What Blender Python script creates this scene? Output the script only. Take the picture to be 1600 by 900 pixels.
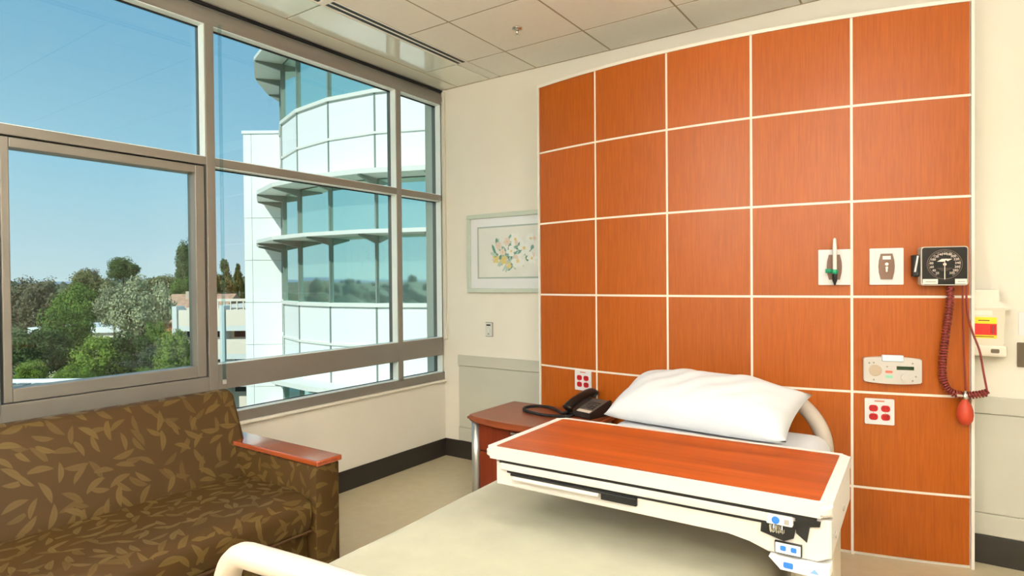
import bpy, bmesh, math, random
from mathutils import Vector, Matrix, Euler
PI = math.pi
R = math.radians
for o in list(bpy.data.objects): bpy.data.objects.remove(o)
scene = bpy.context.scene
COL = scene.collection

# ------------------------------------------------------------------ camera
CAM = Vector((3.42035, -3.94897, 1.46354))
YAW = 0.60451378
cr = Vector((0.82280599, 0.56825519, -0.00873728))
cu = Vector((0.00045382, 0.01471685, 0.9998916))
cf = Vector((-0.56832218, 0.82272076, -0.01185122))
cd = bpy.data.cameras.new('camera'); cam = bpy.data.objects.new('camera', cd); COL.objects.link(cam)
cd.sensor_fit = 'HORIZONTAL'; cd.sensor_width = 36; cd.lens = 964.432 * 36 / 1600; cd.clip_start = .05; cd.clip_end = 9000
cam.matrix_world = Matrix(((cr.x, cu.x, -cf.x, CAM.x), (cr.y, cu.y, -cf.y, CAM.y), (cr.z, cu.z, -cf.z, CAM.z), (0, 0, 0, 1)))
scene.camera = cam

# ------------------------------------------------------------------ sky, sun, exposure
vs = scene.view_settings
vs.view_transform = 'Standard'; vs.look = 'None'; vs.gamma = 1; vs.use_curve_mapping = False
vs.exposure = 0.27
SUN_DIR = Vector((0.14, -0.75, 0.62)).normalized()          # towards the sun
w = bpy.data.worlds.new('sky'); scene.world = w; w.use_nodes = True
wn = w.node_tree.nodes; wl = w.node_tree.links
bg = wn['Background']
tcw = wn.new('ShaderNodeTexCoord'); sxw = wn.new('ShaderNodeSeparateXYZ'); wl.new(tcw.outputs['Generated'], sxw.inputs[0])
sky = wn.new('ShaderNodeValToRGB'); wl.new(sxw.outputs['Z'], sky.inputs[0])          # clear sky: paler towards the horizon, same all round
def skylin(r, g, b): return tuple((c / 255 / 12.92 if c / 255 <= .04045 else ((c / 255 + .055) / 1.055) ** 2.4) for c in (r, g, b)) + (1,)
el = sky.color_ramp.elements
el[0].position = 0.0; el[0].color = skylin(206, 224, 230)
el[1].position = 1.0; el[1].color = skylin(70, 128, 182)
for p_, c_ in ((.06, (188, 216, 230)), (.16, (160, 206, 228)), (.30, (134, 186, 216)), (.45, (112, 168, 206))):
    e_ = el.new(p_); e_.color = skylin(*c_)
wl.new(sky.outputs[0], bg.inputs[0]); bg.inputs[1].default_value = .90
sd = bpy.data.lights.new('sun', 'SUN'); sd.energy = 3.5; sd.angle = R(.53); sd.color = (1, .96, .89)
sun = bpy.data.objects.new('sun', sd); COL.objects.link(sun); sun.location = (20, -25, 30)
sun.rotation_euler = (-SUN_DIR).to_track_quat('-Z', 'Y').to_euler()
LAMP_W = 9.0        # watts of each added ceiling fill light
FILL_W = 125.0     # watts of each added wall fill light

# ------------------------------------------------------------------ helpers
def lin(c):
    c = c / 255.0
    return c / 12.92 if c <= .04045 else ((c + .055) / 1.055) ** 2.4
def S(r, g, b): return (lin(r), lin(g), lin(b), 1)

def mat(name, col, rough=.5, metal=0., var=0., vscale=8., bump=0., bscale=60., coat=0., spec=.5, stretch=(1, 1, 1), emit=0., sheen=0., trans=0., ior=1.45, obrand=0.):
    m = bpy.data.materials.new(name); m.use_nodes = True
    n = m.node_tree.nodes; l = m.node_tree.links; b = n['Principled BSDF']
    b.inputs['Base Color'].default_value = col; b.inputs['Roughness'].default_value = rough
    b.inputs['Metallic'].default_value = metal; b.inputs['Specular IOR Level'].default_value = spec
    b.inputs['Coat Weight'].default_value = coat; b.inputs['Coat Roughness'].default_value = .12
    b.inputs['Sheen Weight'].default_value = sheen; b.inputs['Transmission Weight'].default_value = trans; b.inputs['IOR'].default_value = ior
    if emit: b.inputs['Emission Color'].default_value = col; b.inputs['Emission Strength'].default_value = emit
    tc = n.new('ShaderNodeTexCoord'); mp = n.new('ShaderNodeMapping'); mp.inputs['Scale'].default_value = stretch
    l.new(tc.outputs['Object'], mp.inputs['Vector'])
    last = None
    if var:
        t = n.new('ShaderNodeTexNoise'); t.inputs['Scale'].default_value = vscale; t.inputs['Detail'].default_value = 6
        l.new(mp.outputs[0], t.inputs['Vector'])
        rp = n.new('ShaderNodeMapRange'); rp.inputs['From Min'].default_value = .3; rp.inputs['From Max'].default_value = .7
        rp.inputs['To Min'].default_value = 1 - var; rp.inputs['To Max'].default_value = 1 + var
        l.new(t.outputs['Fac'], rp.inputs['Value'])
        mx = n.new('ShaderNodeMix'); mx.data_type = 'RGBA'; mx.blend_type = 'MULTIPLY'; mx.inputs['Factor'].default_value = 1
        mx.inputs['A'].default_value = col; l.new(rp.outputs[0], mx.inputs['B']); last = mx.outputs['Result']
    if obrand:
        oi = n.new('ShaderNodeObjectInfo'); rp = n.new('ShaderNodeMapRange')
        rp.inputs['To Min'].default_value = 1 - obrand; rp.inputs['To Max'].default_value = 1 + obrand
        l.new(oi.outputs['Random'], rp.inputs['Value'])
        mx = n.new('ShaderNodeMix'); mx.data_type = 'RGBA'; mx.blend_type = 'MULTIPLY'; mx.inputs['Factor'].default_value = 1
        if last: l.new(last, mx.inputs['A'])
        else: mx.inputs['A'].default_value = col
        l.new(rp.outputs[0], mx.inputs['B']); last = mx.outputs['Result']
    if last: l.new(last, b.inputs['Base Color'])
    if bump:
        t = n.new('ShaderNodeTexNoise'); t.inputs['Scale'].default_value = bscale; t.inputs['Detail'].default_value = 4
        l.new(mp.outputs[0], t.inputs['Vector'])
        bp = n.new('ShaderNodeBump'); bp.inputs['Strength'].default_value = bump; bp.inputs['Distance'].default_value = .01
        l.new(t.outputs['Fac'], bp.inputs['Height']); l.new(bp.outputs[0], b.inputs['Normal'])
    return m

def wood(name, c1, c2, grain_axis='z', rough=.38, coat=.25, scale=1., spec=.45, obrand=.05):
    m = bpy.data.materials.new(name); m.use_nodes = True
    n = m.node_tree.nodes; l = m.node_tree.links; b = n['Principled BSDF']
    tc = n.new('ShaderNodeTexCoord'); mp = n.new('ShaderNodeMapping')
    s = {'x': (1.2, 26, 26), 'y': (26, 1.2, 26), 'z': (26, 26, 1.2)}[grain_axis]
    mp.inputs['Scale'].default_value = [k * scale for k in s]
    oi = n.new('ShaderNodeObjectInfo'); va = n.new('ShaderNodeVectorMath'); va.operation = 'SCALE'; va.inputs['Scale'].default_value = 37
    l.new(oi.outputs['Random'], va.inputs[0]); ad = n.new('ShaderNodeVectorMath'); ad.operation = 'ADD'
    l.new(tc.outputs['Object'], mp.inputs['Vector']); l.new(mp.outputs[0], ad.inputs[0]); l.new(va.outputs[0], ad.inputs[1])
    t = n.new('ShaderNodeTexNoise'); t.inputs['Scale'].default_value = 2.2; t.inputs['Detail'].default_value = 8; t.inputs['Distortion'].default_value = .5
    l.new(ad.outputs[0], t.inputs['Vector'])
    r = n.new('ShaderNodeValToRGB'); r.color_ramp.elements[0].position = .3; r.color_ramp.elements[0].color = c1
    r.color_ramp.elements[1].position = .72; r.color_ramp.elements[1].color = c2
    l.new(t.outputs['Fac'], r.inputs[0])
    rp = n.new('ShaderNodeMapRange'); rp.inputs['To Min'].default_value = 1 - obrand; rp.inputs['To Max'].default_value = 1 + obrand
    l.new(oi.outputs['Random'], rp.inputs['Value'])
    mx = n.new('ShaderNodeMix'); mx.data_type = 'RGBA'; mx.blend_type = 'MULTIPLY'; mx.inputs['Factor'].default_value = 1
    l.new(r.outputs[0], mx.inputs['A']); l.new(rp.outputs[0], mx.inputs['B']); l.new(mx.outputs['Result'], b.inputs['Base Color'])
    b.inputs['Roughness'].default_value = rough; b.inputs['Coat Weight'].default_value = coat; b.inputs['Coat Roughness'].default_value = .3
    b.inputs['Specular IOR Level'].default_value = spec
    return m

def glass(name, tint, refl=1., rough=0.):
    m = bpy.data.materials.new(name); m.use_nodes = True
    n = m.node_tree.nodes; l = m.node_tree.links; n.remove(n['Principled BSDF'])
    tr = n.new('ShaderNodeBsdfTransparent'); tr.inputs[0].default_value = tint
    gl = n.new('ShaderNodeBsdfGlossy'); gl.inputs['Roughness'].default_value = rough; gl.inputs[0].default_value = (1, 1, 1, 1)
    lw_ = n.new('ShaderNodeLayerWeight'); lw_.inputs['Blend'].default_value = .5      # Facing = 1 - cos: Schlick reflectance, same from both sides
    pw_ = n.new('ShaderNodeMath'); pw_.operation = 'POWER'; pw_.inputs[1].default_value = 5; l.new(lw_.outputs['Facing'], pw_.inputs[0])
    mu = n.new('ShaderNodeMath'); mu.operation = 'MULTIPLY_ADD'; mu.inputs[1].default_value = .9 * refl; mu.inputs[2].default_value = .035 * refl; l.new(pw_.outputs[0], mu.inputs[0])
    mx = n.new('ShaderNodeMixShader'); l.new(mu.outputs[0], mx.inputs[0]); l.new(tr.outputs[0], mx.inputs[1]); l.new(gl.outputs[0], mx.inputs[2])
    l.new(mx.outputs[0], n['Material Output'].inputs[0])
    return m

def link(name, me, m, parent=None, smooth=False, loc=None, rotz=None):
    o = bpy.data.objects.new(name, me); COL.objects.link(o)
    if m is not None and not me.materials:
        for q in (m if isinstance(m, (list, tuple)) else [m]): me.materials.append(q)
    if parent: o.parent = parent
    if smooth:
        for p in me.polygons: p.use_smooth = True
    if loc is not None: o.location = loc
    if rotz is not None: o.rotation_euler = (0, 0, rotz)
    return o
def obj(name, bm, m, parent=None, smooth=False, **k):
    bmesh.ops.recalc_face_normals(bm, faces=bm.faces)
    me = bpy.data.meshes.new(name); bm.to_mesh(me); bm.free()
    return link(name, me, m, parent, smooth, **k)
def tag(o, label=None, cat=None, group=None, kind=None):
    if label: o['label'] = label
    if cat: o['category'] = cat
    if group: o['group'] = group
    if kind: o['kind'] = kind
    return o
def thing(name, label, cat, loc=(0, 0, 0), rotz=0., group=None):
    o = bpy.data.objects.new(name, None); COL.objects.link(o); o.empty_display_size = .1
    o.location = loc; o.rotation_euler = (0, 0, rotz)
    return tag(o, label, cat, group)
def struct(name, loc=(0, 0, 0)):
    o = bpy.data.objects.new(name, None); COL.objects.link(o); o.location = loc; o['kind'] = 'structure'; return o
def auto(o, ang=40):
    for p in o.data.polygons: p.use_smooth = True
    o.data.set_sharp_from_angle(angle=R(ang)); return o

def box(bm, x0, x1, y0, y1, z0, z1, bev=0., seg=2, M=None):
    g = bmesh.ops.create_cube(bm, size=1)['verts']
    for v in g: v.co = Vector(((x0 + x1) / 2 + v.co.x * (x1 - x0), (y0 + y1) / 2 + v.co.y * (y1 - y0), (z0 + z1) / 2 + v.co.z * (z1 - z0)))
    vs_ = set(g)
    if bev:
        ed = [e for e in bm.edges if e.verts[0] in vs_ and e.verts[1] in vs_]
        r = bmesh.ops.bevel(bm, geom=ed, offset=bev, segments=seg, profile=.5, affect='EDGES')
        vs_ = set(r['verts']) | {v for v in vs_ if v.is_valid}
    if M is not None: bmesh.ops.transform(bm, matrix=M, verts=[v for v in vs_ if v.is_valid])
    return bm
def B(*a, **k): return box(bmesh.new(), *a, **k)

def tube(bm, pts, rad, sides=10, closed=False, flat=1.):
    pts = [Vector(p) for p in pts]; n = len(pts); rings = []; up = None
    for i, p in enumerate(pts):
        if closed: t = pts[(i + 1) % n] - pts[i - 1]
        else: t = pts[min(i + 1, n - 1)] - pts[max(i - 1, 0)]
        t.normalize()
        if up is None:
            a = Vector((0, 0, 1)) if abs(t.z) < .9 else Vector((0, 1, 0))
            up = (a - t * a.dot(t)).normalized()
        else: up = (up - t * up.dot(t)).normalized()
        sd_ = t.cross(up); rr = rad[i] if isinstance(rad, (list, tuple)) else rad
        rings.append([bm.verts.new(p + (up * math.cos(2 * PI * k / sides) + sd_ * math.sin(2 * PI * k / sides) * flat) * rr) for k in range(sides)])
    for i in range(n if closed else n - 1):
        a, b = rings[i], rings[(i + 1) % n]
        for k in range(sides): bm.faces.new((a[k], a[(k + 1) % sides], b[(k + 1) % sides], b[k]))
    if not closed: bm.faces.new(rings[0]); bm.faces.new(rings[-1][::-1])
    return bm
def T(*a, **k): return tube(bmesh.new(), *a, **k)

def prism(bm, pts, axis, a, b):
    """outline pts (2-tuples) extruded along axis from a to b; the outline lies in the other two axes, in order"""
    def P(p, t):
        return {'x': (t, p[0], p[1]), 'y': (p[0], t, p[1]), 'z': (p[0], p[1], t)}[axis]
    v0 = [bm.verts.new(P(p, a)) for p in pts]; v1 = [bm.verts.new(P(p, b)) for p in pts]
    n = len(pts)
    for i in range(n): bm.faces.new((v0[i], v0[(i + 1) % n], v1[(i + 1) % n], v1[i]))
    bm.faces.new(v0); bm.faces.new(v1[::-1])
    return bm
def Pm(*a): return prism(bmesh.new(), *a)

def lathe(bm, prof, sides=20, M=None):
    rings = []
    for r_, z in prof:
        ring = []
        for k in range(sides):
            v = Vector((r_ * math.cos(2 * PI * k / sides), r_ * math.sin(2 * PI * k / sides), z))
            ring.append(bm.verts.new(M @ v if M is not None else v))
        rings.append(ring)
    for a, b in zip(rings, rings[1:]):
        for k in range(sides): bm.faces.new((a[k], a[(k + 1) % sides], b[(k + 1) % sides], b[k]))
    bm.faces.new(rings[0][::-1]); bm.faces.new(rings[-1])
    return bm
FRONT = Matrix.Rotation(R(90), 4, 'X')     # local z -> -y (towards the room on wall things)
def disc(x, z, r, y0, y1, sides=20, rz=None):
    """a short cylinder facing -y from y0 (back) to y1 (front)"""
    bm = bmesh.new(); rz = rz or r; vs0 = []; vs1 = []
    for k in range(sides):
        a = 2 * PI * k / sides
        vs0.append(bm.verts.new((x + r * math.cos(a), y0, z + rz * math.sin(a)))); vs1.append(bm.verts.new((x + r * math.cos(a), y1, z + rz * math.sin(a))))
    for k in range(sides): bm.faces.new((vs0[k], vs0[(k + 1) % sides], vs1[(k + 1) % sides], vs1[k]))
    bm.faces.new(vs0); bm.faces.new(vs1[::-1])
    return bm
def rrect(x0, x1, z0, z1, r, n=5):
    out = []
    for cx, cz, a0 in ((x1 - r, z1 - r, 0), (x0 + r, z1 - r, 90), (x0 + r, z0 + r, 180), (x1 - r, z0 + r, 270)):
        for k in range(n + 1):
            a = R(a0 + 90 * k / n); out.append((cx + r * math.cos(a), cz + r * math.sin(a)))
    return out
def text(body, size, parent, m, loc, name='lettering', rot=(R(90), 0, 0)):
    c = bpy.data.curves.new(name, 'FONT'); c.body = body; c.size = size; c.align_x = 'CENTER'; c.align_y = 'CENTER'; c.extrude = .0003
    c.materials.append(m)
    tmp = bpy.data.objects.new(name + '_curve', c); me = bpy.data.meshes.new_from_object(tmp); bpy.data.objects.remove(tmp); bpy.data.curves.remove(c)
    me.materials.clear(); me.materials.append(m)
    o = bpy.data.objects.new(name, me); COL.objects.link(o); o.parent = parent; o.location = loc; o.rotation_euler = rot
    return o

# ------------------------------------------------------------------ materials
M = {}
M['wall'] = mat('cream wall paint', S(232, 225, 210), .7, var=.015, vscale=3, bump=.03, bscale=250)
M['guard'] = mat('grey green wall guard', S(196, 193, 178), .5, var=.02, vscale=5)
M['base'] = mat('dark rubber base', S(46, 41, 34), .45, var=.05)
M['floor'] = mat('beige sheet floor', S(205, 190, 158), .22, var=.035, vscale=14, spec=.5)
M['tile'] = mat('ceiling tile', S(242, 237, 226), .8, var=.015, vscale=30, bump=.05, bscale=300)
M['metaltile'] = mat('glossy perimeter tile', S(236, 236, 222), .10, spec=.9, var=.01, coat=.6)
M['grid'] = mat('ceiling grid', S(170, 152, 122), .6)
M['black'] = mat('black', S(18, 17, 16), .5)
M['frame'] = mat('taupe aluminium', S(130, 124, 115), .36, metal=.2, var=.03, vscale=4)
M['revealglare'] = mat('pale reveal glare', S(234, 242, 238), .35)  # bright daylight on the frame reveals, put into the colour
M['gasket'] = mat('black gasket', S(14, 22, 18), .6)
M['glass'] = glass('window glass', (.90, .965, .955, 1), .9)
M['picglass'] = glass('picture glass', (.99, .99, .99, 1), .8)
M['headpanel'] = wood('cherry laminate', S(158, 73, 3), S(176, 88, 7), 'z', rough=.42, coat=.16, scale=2.2, spec=.35)
M['strip'] = mat('white joint strip', S(244, 236, 224), .4)
M['tablewood'] = wood('red cherry top', S(126, 46, 5), S(166, 72, 12), 'x', rough=.4, coat=.15, scale=.55)
M['nightwood'] = wood('brown cherry', S(122, 56, 26), S(146, 72, 38), 'x', rough=.4, coat=.2)
M['nightfront'] = wood('dark cherry front', S(106, 34, 8), S(126, 44, 12), 'z', rough=.42, coat=.2)
M['plastic'] = mat('cream plastic', S(206, 199, 191), .38, var=.01)
M['bedplastic'] = mat('ivory bed plastic', S(198, 185, 171), .35, var=.01)
M['alu'] = mat('brushed aluminium', S(190, 190, 186), .35, metal=.7)
M['steel'] = mat('chrome', S(210, 208, 200), .18, metal=1.)
M['linen'] = mat('white linen', S(220, 221, 224), .85, var=.012, vscale=20, bump=.12, bscale=14, sheen=.1)
M['white'] = mat('white plate', S(226, 225, 224), .4)
M['red'] = mat('red receptacle', S(178, 18, 26), .35)
M['brownplate'] = mat('brown gas plate', S(124, 92, 74), .45)
M['rubber'] = mat('maroon rubber', S(128, 44, 38), .4, var=.05)
M['bulb'] = mat('orange rubber bulb', S(190, 66, 40), .45, var=.04)
M['sfabric'] = None
M['teal'] = mat('green fitting', S(30, 150, 105), .3)
M['clear'] = glass('clear tube', (.9, .92, .9, 1), 1.)
M['wand'] = glass('clear blue wand', (.80, .90, .92, 1), .3)
M['milky'] = mat('milky container', S(218, 205, 184), .35)
M['yellow'] = mat('yellow label', S(250, 214, 40), .5)
M['redlabel'] = mat('red label', S(232, 36, 22), .5)
M['ink'] = mat('dark ink', S(70, 20, 20), .6)
M['blue'] = mat('blue print', S(40, 110, 190), .5)
M['grey'] = mat('grey plastic', S(150, 146, 138), .5)
M['diffuser'] = mat('lamp diffuser', (1, .96, .88, 1), .6, emit=3.0)
M['tcol'] = mat('table column', S(178, 164, 144), .4, var=.02)

# bedspread: soft woven sage cloth with faint slubs
M['spread'] = mat('sage bedspread', S(159, 155, 133), .9, var=.06, vscale=9, bump=.25, bscale=11, sheen=.15)

def leaf_fabric():
    m = bpy.data.materials.new('leaf pattern upholstery'); m.use_nodes = True
    n = m.node_tree.nodes; l = m.node_tree.links; b = n['Principled BSDF']
    uv = n.new('ShaderNodeUVMap'); uv.uv_map = 'cloth'
    def math_(op, a, c=None):
        q = n.new('ShaderNodeMath'); q.operation = op
        for i, x in enumerate((a, c)):
            if x is None: continue
            if isinstance(x, (int, float)): q.inputs[i].default_value = x
            else: l.new(x, q.inputs[i])
        return q.outputs[0]
    tot = None
    for k, (sc, off, L, W) in enumerate(((10.6, (0, 0, 0), .52, .135), (11.6, (3.37, 7.71, 0), .48, .125))):
        mp = n.new('ShaderNodeMapping'); mp.inputs['Scale'].default_value = (sc, sc, sc); mp.inputs['Location'].default_value = off
        l.new(uv.outputs[0], mp.inputs['Vector'])
        vo = n.new('ShaderNodeTexVoronoi'); vo.voronoi_dimensions = '2D'; vo.inputs['Scale'].default_value = 1; vo.inputs['Randomness'].default_value = .75
        l.new(mp.outputs[0], vo.inputs['Vector'])
        df = n.new('ShaderNodeVectorMath'); df.operation = 'SUBTRACT'; l.new(mp.outputs[0], df.inputs[0]); l.new(vo.outputs['Position'], df.inputs[1])
        sc_ = n.new('ShaderNodeSeparateColor'); l.new(vo.outputs['Color'], sc_.inputs[0])
        rot = n.new('ShaderNodeVectorRotate'); rot.rotation_type = 'Z_AXIS'; l.new(df.outputs[0], rot.inputs['Vector'])
        l.new(math_('MULTIPLY', sc_.outputs[0], 2 * PI), rot.inputs['Angle'])
        sx = n.new('ShaderNodeSeparateXYZ'); l.new(rot.outputs[0], sx.inputs[0])
        q = math_('DIVIDE', sx.outputs[0], L); q = math_('MULTIPLY', q, q); lim = math_('MULTIPLY', math_('SUBTRACT', 1.0, q), W)
        lim = math_('MAXIMUM', lim, 0)
        bend = math_('MULTIPLY', math_('MULTIPLY', sx.outputs[0], sx.outputs[0]), .35)
        yy = math_('ABSOLUTE', math_('SUBTRACT', sx.outputs[1], bend))
        ins = math_('GREATER_THAN', lim, yy)
        vein = math_('GREATER_THAN', yy, .012)
        ins = math_('MULTIPLY', ins, math_('ADD', math_('MULTIPLY', vein, .3), .7))
        ins = math_('MULTIPLY', ins, math_('ADD', math_('MULTIPLY', sc_.outputs[1], .55), .45))
        tot = ins if tot is None else math_('MAXIMUM', tot, ins)
    mx = n.new('ShaderNodeMix'); mx.data_type = 'RGBA'; mx.inputs['A'].default_value = S(66, 45, 15); mx.inputs['B'].default_value = S(95, 76, 38)
    l.new(tot, mx.inputs['Factor']); l.new(mx.outputs['Result'], b.inputs['Base Color'])
    mp = n.new('ShaderNodeMapping'); mp.inputs['Scale'].default_value = (400, 400, 400); l.new(uv.outputs[0], mp.inputs['Vector'])
    t = n.new('ShaderNodeTexNoise'); t.inputs['Scale'].default_value = 1; l.new(mp.outputs[0], t.inputs['Vector'])
    bp = n.new('ShaderNodeBump'); bp.inputs['Strength'].default_value = .2; bp.inputs['Distance'].default_value = .002; l.new(t.outputs['Fac'], bp.inputs['Height']); l.new(bp.outputs[0], b.inputs['Normal'])
    rg = math_('SUBTRACT', .60, math_('MULTIPLY', tot, .26)); l.new(rg, b.inputs['Roughness']); b.inputs['Sheen Weight'].default_value = .0
    b.inputs['Specular IOR Level'].default_value = .28
    return m
M['sfabric'] = leaf_fabric()
def box_uv(o):
    me = o.data; u = me.uv_layers.new(name='cloth')
    for p in me.polygons:
        nn = p.normal; a = max(range(3), key=lambda i: abs(nn[i]))
        for li in p.loop_indices:
            c = me.vertices[me.loops[li].vertex_index].co
            u.data[li].uv = ((c.y, c.z), (c.x + .37, c.z), (c.y + .11, c.x + .3))[a]

# ================================================================== ROOM
H = 3.061; XR = 5.0; YF = -6.0
floor = tag(obj('floor', B(-.2, XR + .2, YF - .2, .2, -.2, 0), M['floor']), kind='structure')
# back wall
wall_back = tag(obj('wall_back', B(-.2, XR + .2, 0, .2, 0, H + .25), M['wall']), kind='structure')
wall_right = tag(obj('wall_right', B(XR, XR + .2, YF, 0, 0, H + .25), M['wall']), kind='structure')
wall_front = tag(obj('wall_front', B(-.2, XR + .2, YF - .2, YF, 0, H + .25), M['wall']), kind='structure')
WY = -4.25                                             # the glazing runs from the back wall to here
bm = bmesh.new()
box(bm, -.2, 0, YF, 0, 0, .639); box(bm, -.2, 0, YF, WY, .639, H + .25); box(bm, -.2, -.02, WY, 0, 3.04, H + .25)
wall_window = tag(obj('wall_window', bm, M['wall']), kind='structure')
tag(obj('baseboard_window', B(0, .012, YF, 0, 0, .145, bev=.003), M['base']), kind='structure')
tag(obj('baseboard_back', B(.012, XR, -.012, 0, 0, .145, bev=.003), M['base']), kind='structure')
tag(obj('baseboard_right', B(XR - .012, XR, YF, -.012, 0, .145, bev=.003), M['base']), kind='structure')
# wall guard along the back wall
tr = struct('trim_1')
obj('guard_rail', B(.152, XR, -.016, 0, .768, .855, bev=.004), M['guard'], tr)
obj('guard_panel', B(.158, XR, -.009, 0, .262, .764), M['guard'], tr)
obj('guard_kick', B(.152, XR, -.012, 0, .15, .258, bev=.003), M['guard'], tr)
# window stool: pale thin ledge below the frame
tag(obj('trim_2', B(-.02, .022, WY, 0, .622, .640, bev=.004), M['wall']), kind='structure')
# corner channel where glazing meets the back wall
tag(obj('trim_3', B(.004, .034, -.022, 0, .98, H - .02, bev=.004), mat('pale channel', S(214, 208, 190), .5)), kind='structure')

# ------------------------------------------------------------------ glazing
win = struct('window_1')
def fr(name, *a, m='frame', **k): return obj(name, B(*a, **k), M[m], win)
MUL = [(-.537, -.489), (-2.040, -1.988), (-3.045, -2.992)]
for a, b in MUL: fr('mullion', -.105, 0, a, b, .69, 2.95, bev=.003)
fr('mullion', -.105, 0, WY, WY + .05, .69, 2.95, bev=.003)
fr('mullion', -.105, -.03, -.02, -.002, .69, 2.95)
edges = [WY + .05, -3.045, -2.992, -2.040, -1.988, -.537, -.489, -.02]
bays = [(WY + .05, -3.045), (-2.992, -2.040), (-1.988, -.537), (-.489, -.02)]
# head: rounded fascia with roller blind box
prof = [(-.105, 2.94), (0, 2.94), (.004, 2.952), (.012, 2.965), (.012, 2.985), (.006, 3.01), (-.004, 3.03), (-.02, 3.04), (-.105, 3.04)]
bm = bmesh.new(); prism(bm, prof, 'y', WY, 0)
auto(obj('head_rail', bm, M['frame'], win), 50)
fr('head_shadow_gap', -.02, -.002, WY, 0, 3.041, 3.059, m='black')
fr('sill_rail', -.105, 0, WY, -.002, .641, .702, bev=.003)
GX = -.075
for i, (a, b) in enumerate(bays):
    fr('transom', -.105, -.002, a, b, 2.136, 2.183, bev=.003)
    if i == 1:
        fr('transom', -.105, -.002, a, b, .847, .93, bev=.003)
        fr('spandrel_panel', -.11, -.05, a, b, .702, .847)
        # opening sash
        sash = bpy.data.objects.new('sash', None); COL.objects.link(sash); sash.parent = win
        y0, y1, z0, z1, w_ = a + .012, b - .012, .934, 2.128, .045
        for nm, q in (('sash_stile', (y0, y0 + w_ - .012, z0, z1)), ('sash_stile', (y1 - w_ - .008, y1, z0, z1)), ('sash_rail', (y0 + w_ - .012, y1 - w_ - .008, z0, z0 + .062)), ('sash_rail', (y0 + w_ - .012, y1 - w_ - .008, z1 - w_, z1))):
            obj(nm, B(-.09, -.004, *q, bev=.004), M['frame'], sash)
        obj('glass_pane', B(GX + .012, GX + .02, y0 + .02, y1 - .02, z0 + .02, z1 - .02), M['glass'], sash)
        fr('gasket_recess', -.10, -.03, a, b, 2.1285, 2.1355, m='gasket')
    else:
        fr('transom', -.105, -.002, a, b, .847, .993, bev=.003)
        obj('glass_pane', B(GX - .004, GX + .004, a, b, .993, 2.136), M['glass'], win)
        obj('glass_pane', B(GX - .004, GX + .004, a, b, .702, .847), M['glass'], win)
        fr('gasket', GX + .004, GX + .012, a, b, 2.124, 2.136, m='gasket')
        fr('gasket', GX + .004, GX + .012, a, b, .702, .710, m='gasket')
    obj('glass_pane', B(GX - .004, GX + .004, a, b, 2.183, 2.94), M['glass'], win)
    fr('gasket', GX + .004, GX + .012, a, b, 2.926, 2.94, m='gasket')
for i, (a, b) in enumerate(bays):  # pale strips along the panes: daylight glare on the reveals as colour
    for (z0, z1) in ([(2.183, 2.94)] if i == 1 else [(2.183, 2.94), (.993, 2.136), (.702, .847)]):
        fr('reveal_glare_strip', GX + .013, -.008, b - .005, b - .0005, z0 + .001, z1 - .001, m='revealglare')
        if z1 > 1: fr('reveal_glare_strip', GX + .013, -.008, a, b - .006, z1 - .005, z1 - .0005, m='revealglare')
        fr('reveal_glare_strip', GX + .013, -.008, a, b - .006, z0 + .0005, z0 + .004, m='revealglare')
# roller blind cord hanging beside the mullion
t = thing('blind_cord', 'thin clear blind cord hanging against the glass beside the mullion', 'cord', (.012, -1.958, 0))
obj('cord_strand', T([(0, 0, .90), (0, 0, 2.95)], .010, 10), M['wand'], t, True)
obj('cord_weight', B(-.004, .004, -.012, .012, .878, .905, bev=.003), mat('clear grey weight', S(190, 186, 176), .3), t)

# ------------------------------------------------------------------ ceiling
ceil = struct('ceiling', (0, 0, H))
obj('ceiling_deck', B(-.02, XR, YF, 0, .02, .2), M['black'], ceil)
xs = [.935 + .61 * k for k in range(8)]; ys = [-.41 - .605 * k for k in range(11)]
def tile(x0, x1, y0, y1, m='tile'):
    g = .0055
    obj('ceiling_tile', B(x0 + g, x1 - g, max(y0, YF) + g, y1 - g, 0, .015, bev=.002, seg=1), M[m], ceil)
ycol = [0] + ys
lampcells = {(2, 5), (2, 6), (5, 4), (5, 5), (2, 8), (2, 9), (5, 7), (5, 8)}
cols_x = [(.600, .935)] + [(xs[i], min(xs[i + 1], XR)) for i in range(7) if xs[i] < XR]
for ci, (x0, x1) in enumerate(cols_x):
    for ri in range(len(ycol) - 1):
        if ycol[ri + 1] < YF - .5: continue
        if (ci, ri) in lampcells: continue
        tile(x0, x1, ycol[ri + 1], ycol[ri])
yl = [0, -.41, -1.625, -2.84, -4.055, -5.27, -6.0]
for a, b in zip(yl[1:], yl): tile(.168, .497, a, b, 'metaltile')
tile(.002, .164, YF, 0, 'metaltile')
tile(.497, .600, -.41, -.005); 
for a, b in zip(yl[2:], yl[1:]):
    pass
# grid bars seen between the tiles
for x in [.166, .935] + xs[1:]:
    if x < XR: obj('grid_bar', B(x - .005, x + .005, YF, 0, .001, .018), M['grid'], ceil)
for y in ys:
    if y > YF: obj('grid_bar', B(.6, XR, y - .005, y + .005, .001, .018), M['grid'], ceil)
obj('edge_angle', B(.03, XR, -.012, -.001, -.002, .012), M['grid'], ceil)
# linear slot diffuser
sl = thing('slot_diffuser', 'long linear slot air diffuser with two black slots in ceiling by the window', 'air vent', (.5485, 0, H))
for xx in (-.049, -.005, .039): obj('slot_blade', B(xx, xx + .012, YF + .01, -.415, -.002, .015), M['strip'], sl)
for xx in (-.037, .007): obj('slot_void', B(xx, xx + .032, YF + .01, -.415, .0005, .012), M['black'], sl)
obj('joiner_plate', B(-.05, .05, -1.66, -1.615, -.004, .0), M['strip'], sl)
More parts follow.
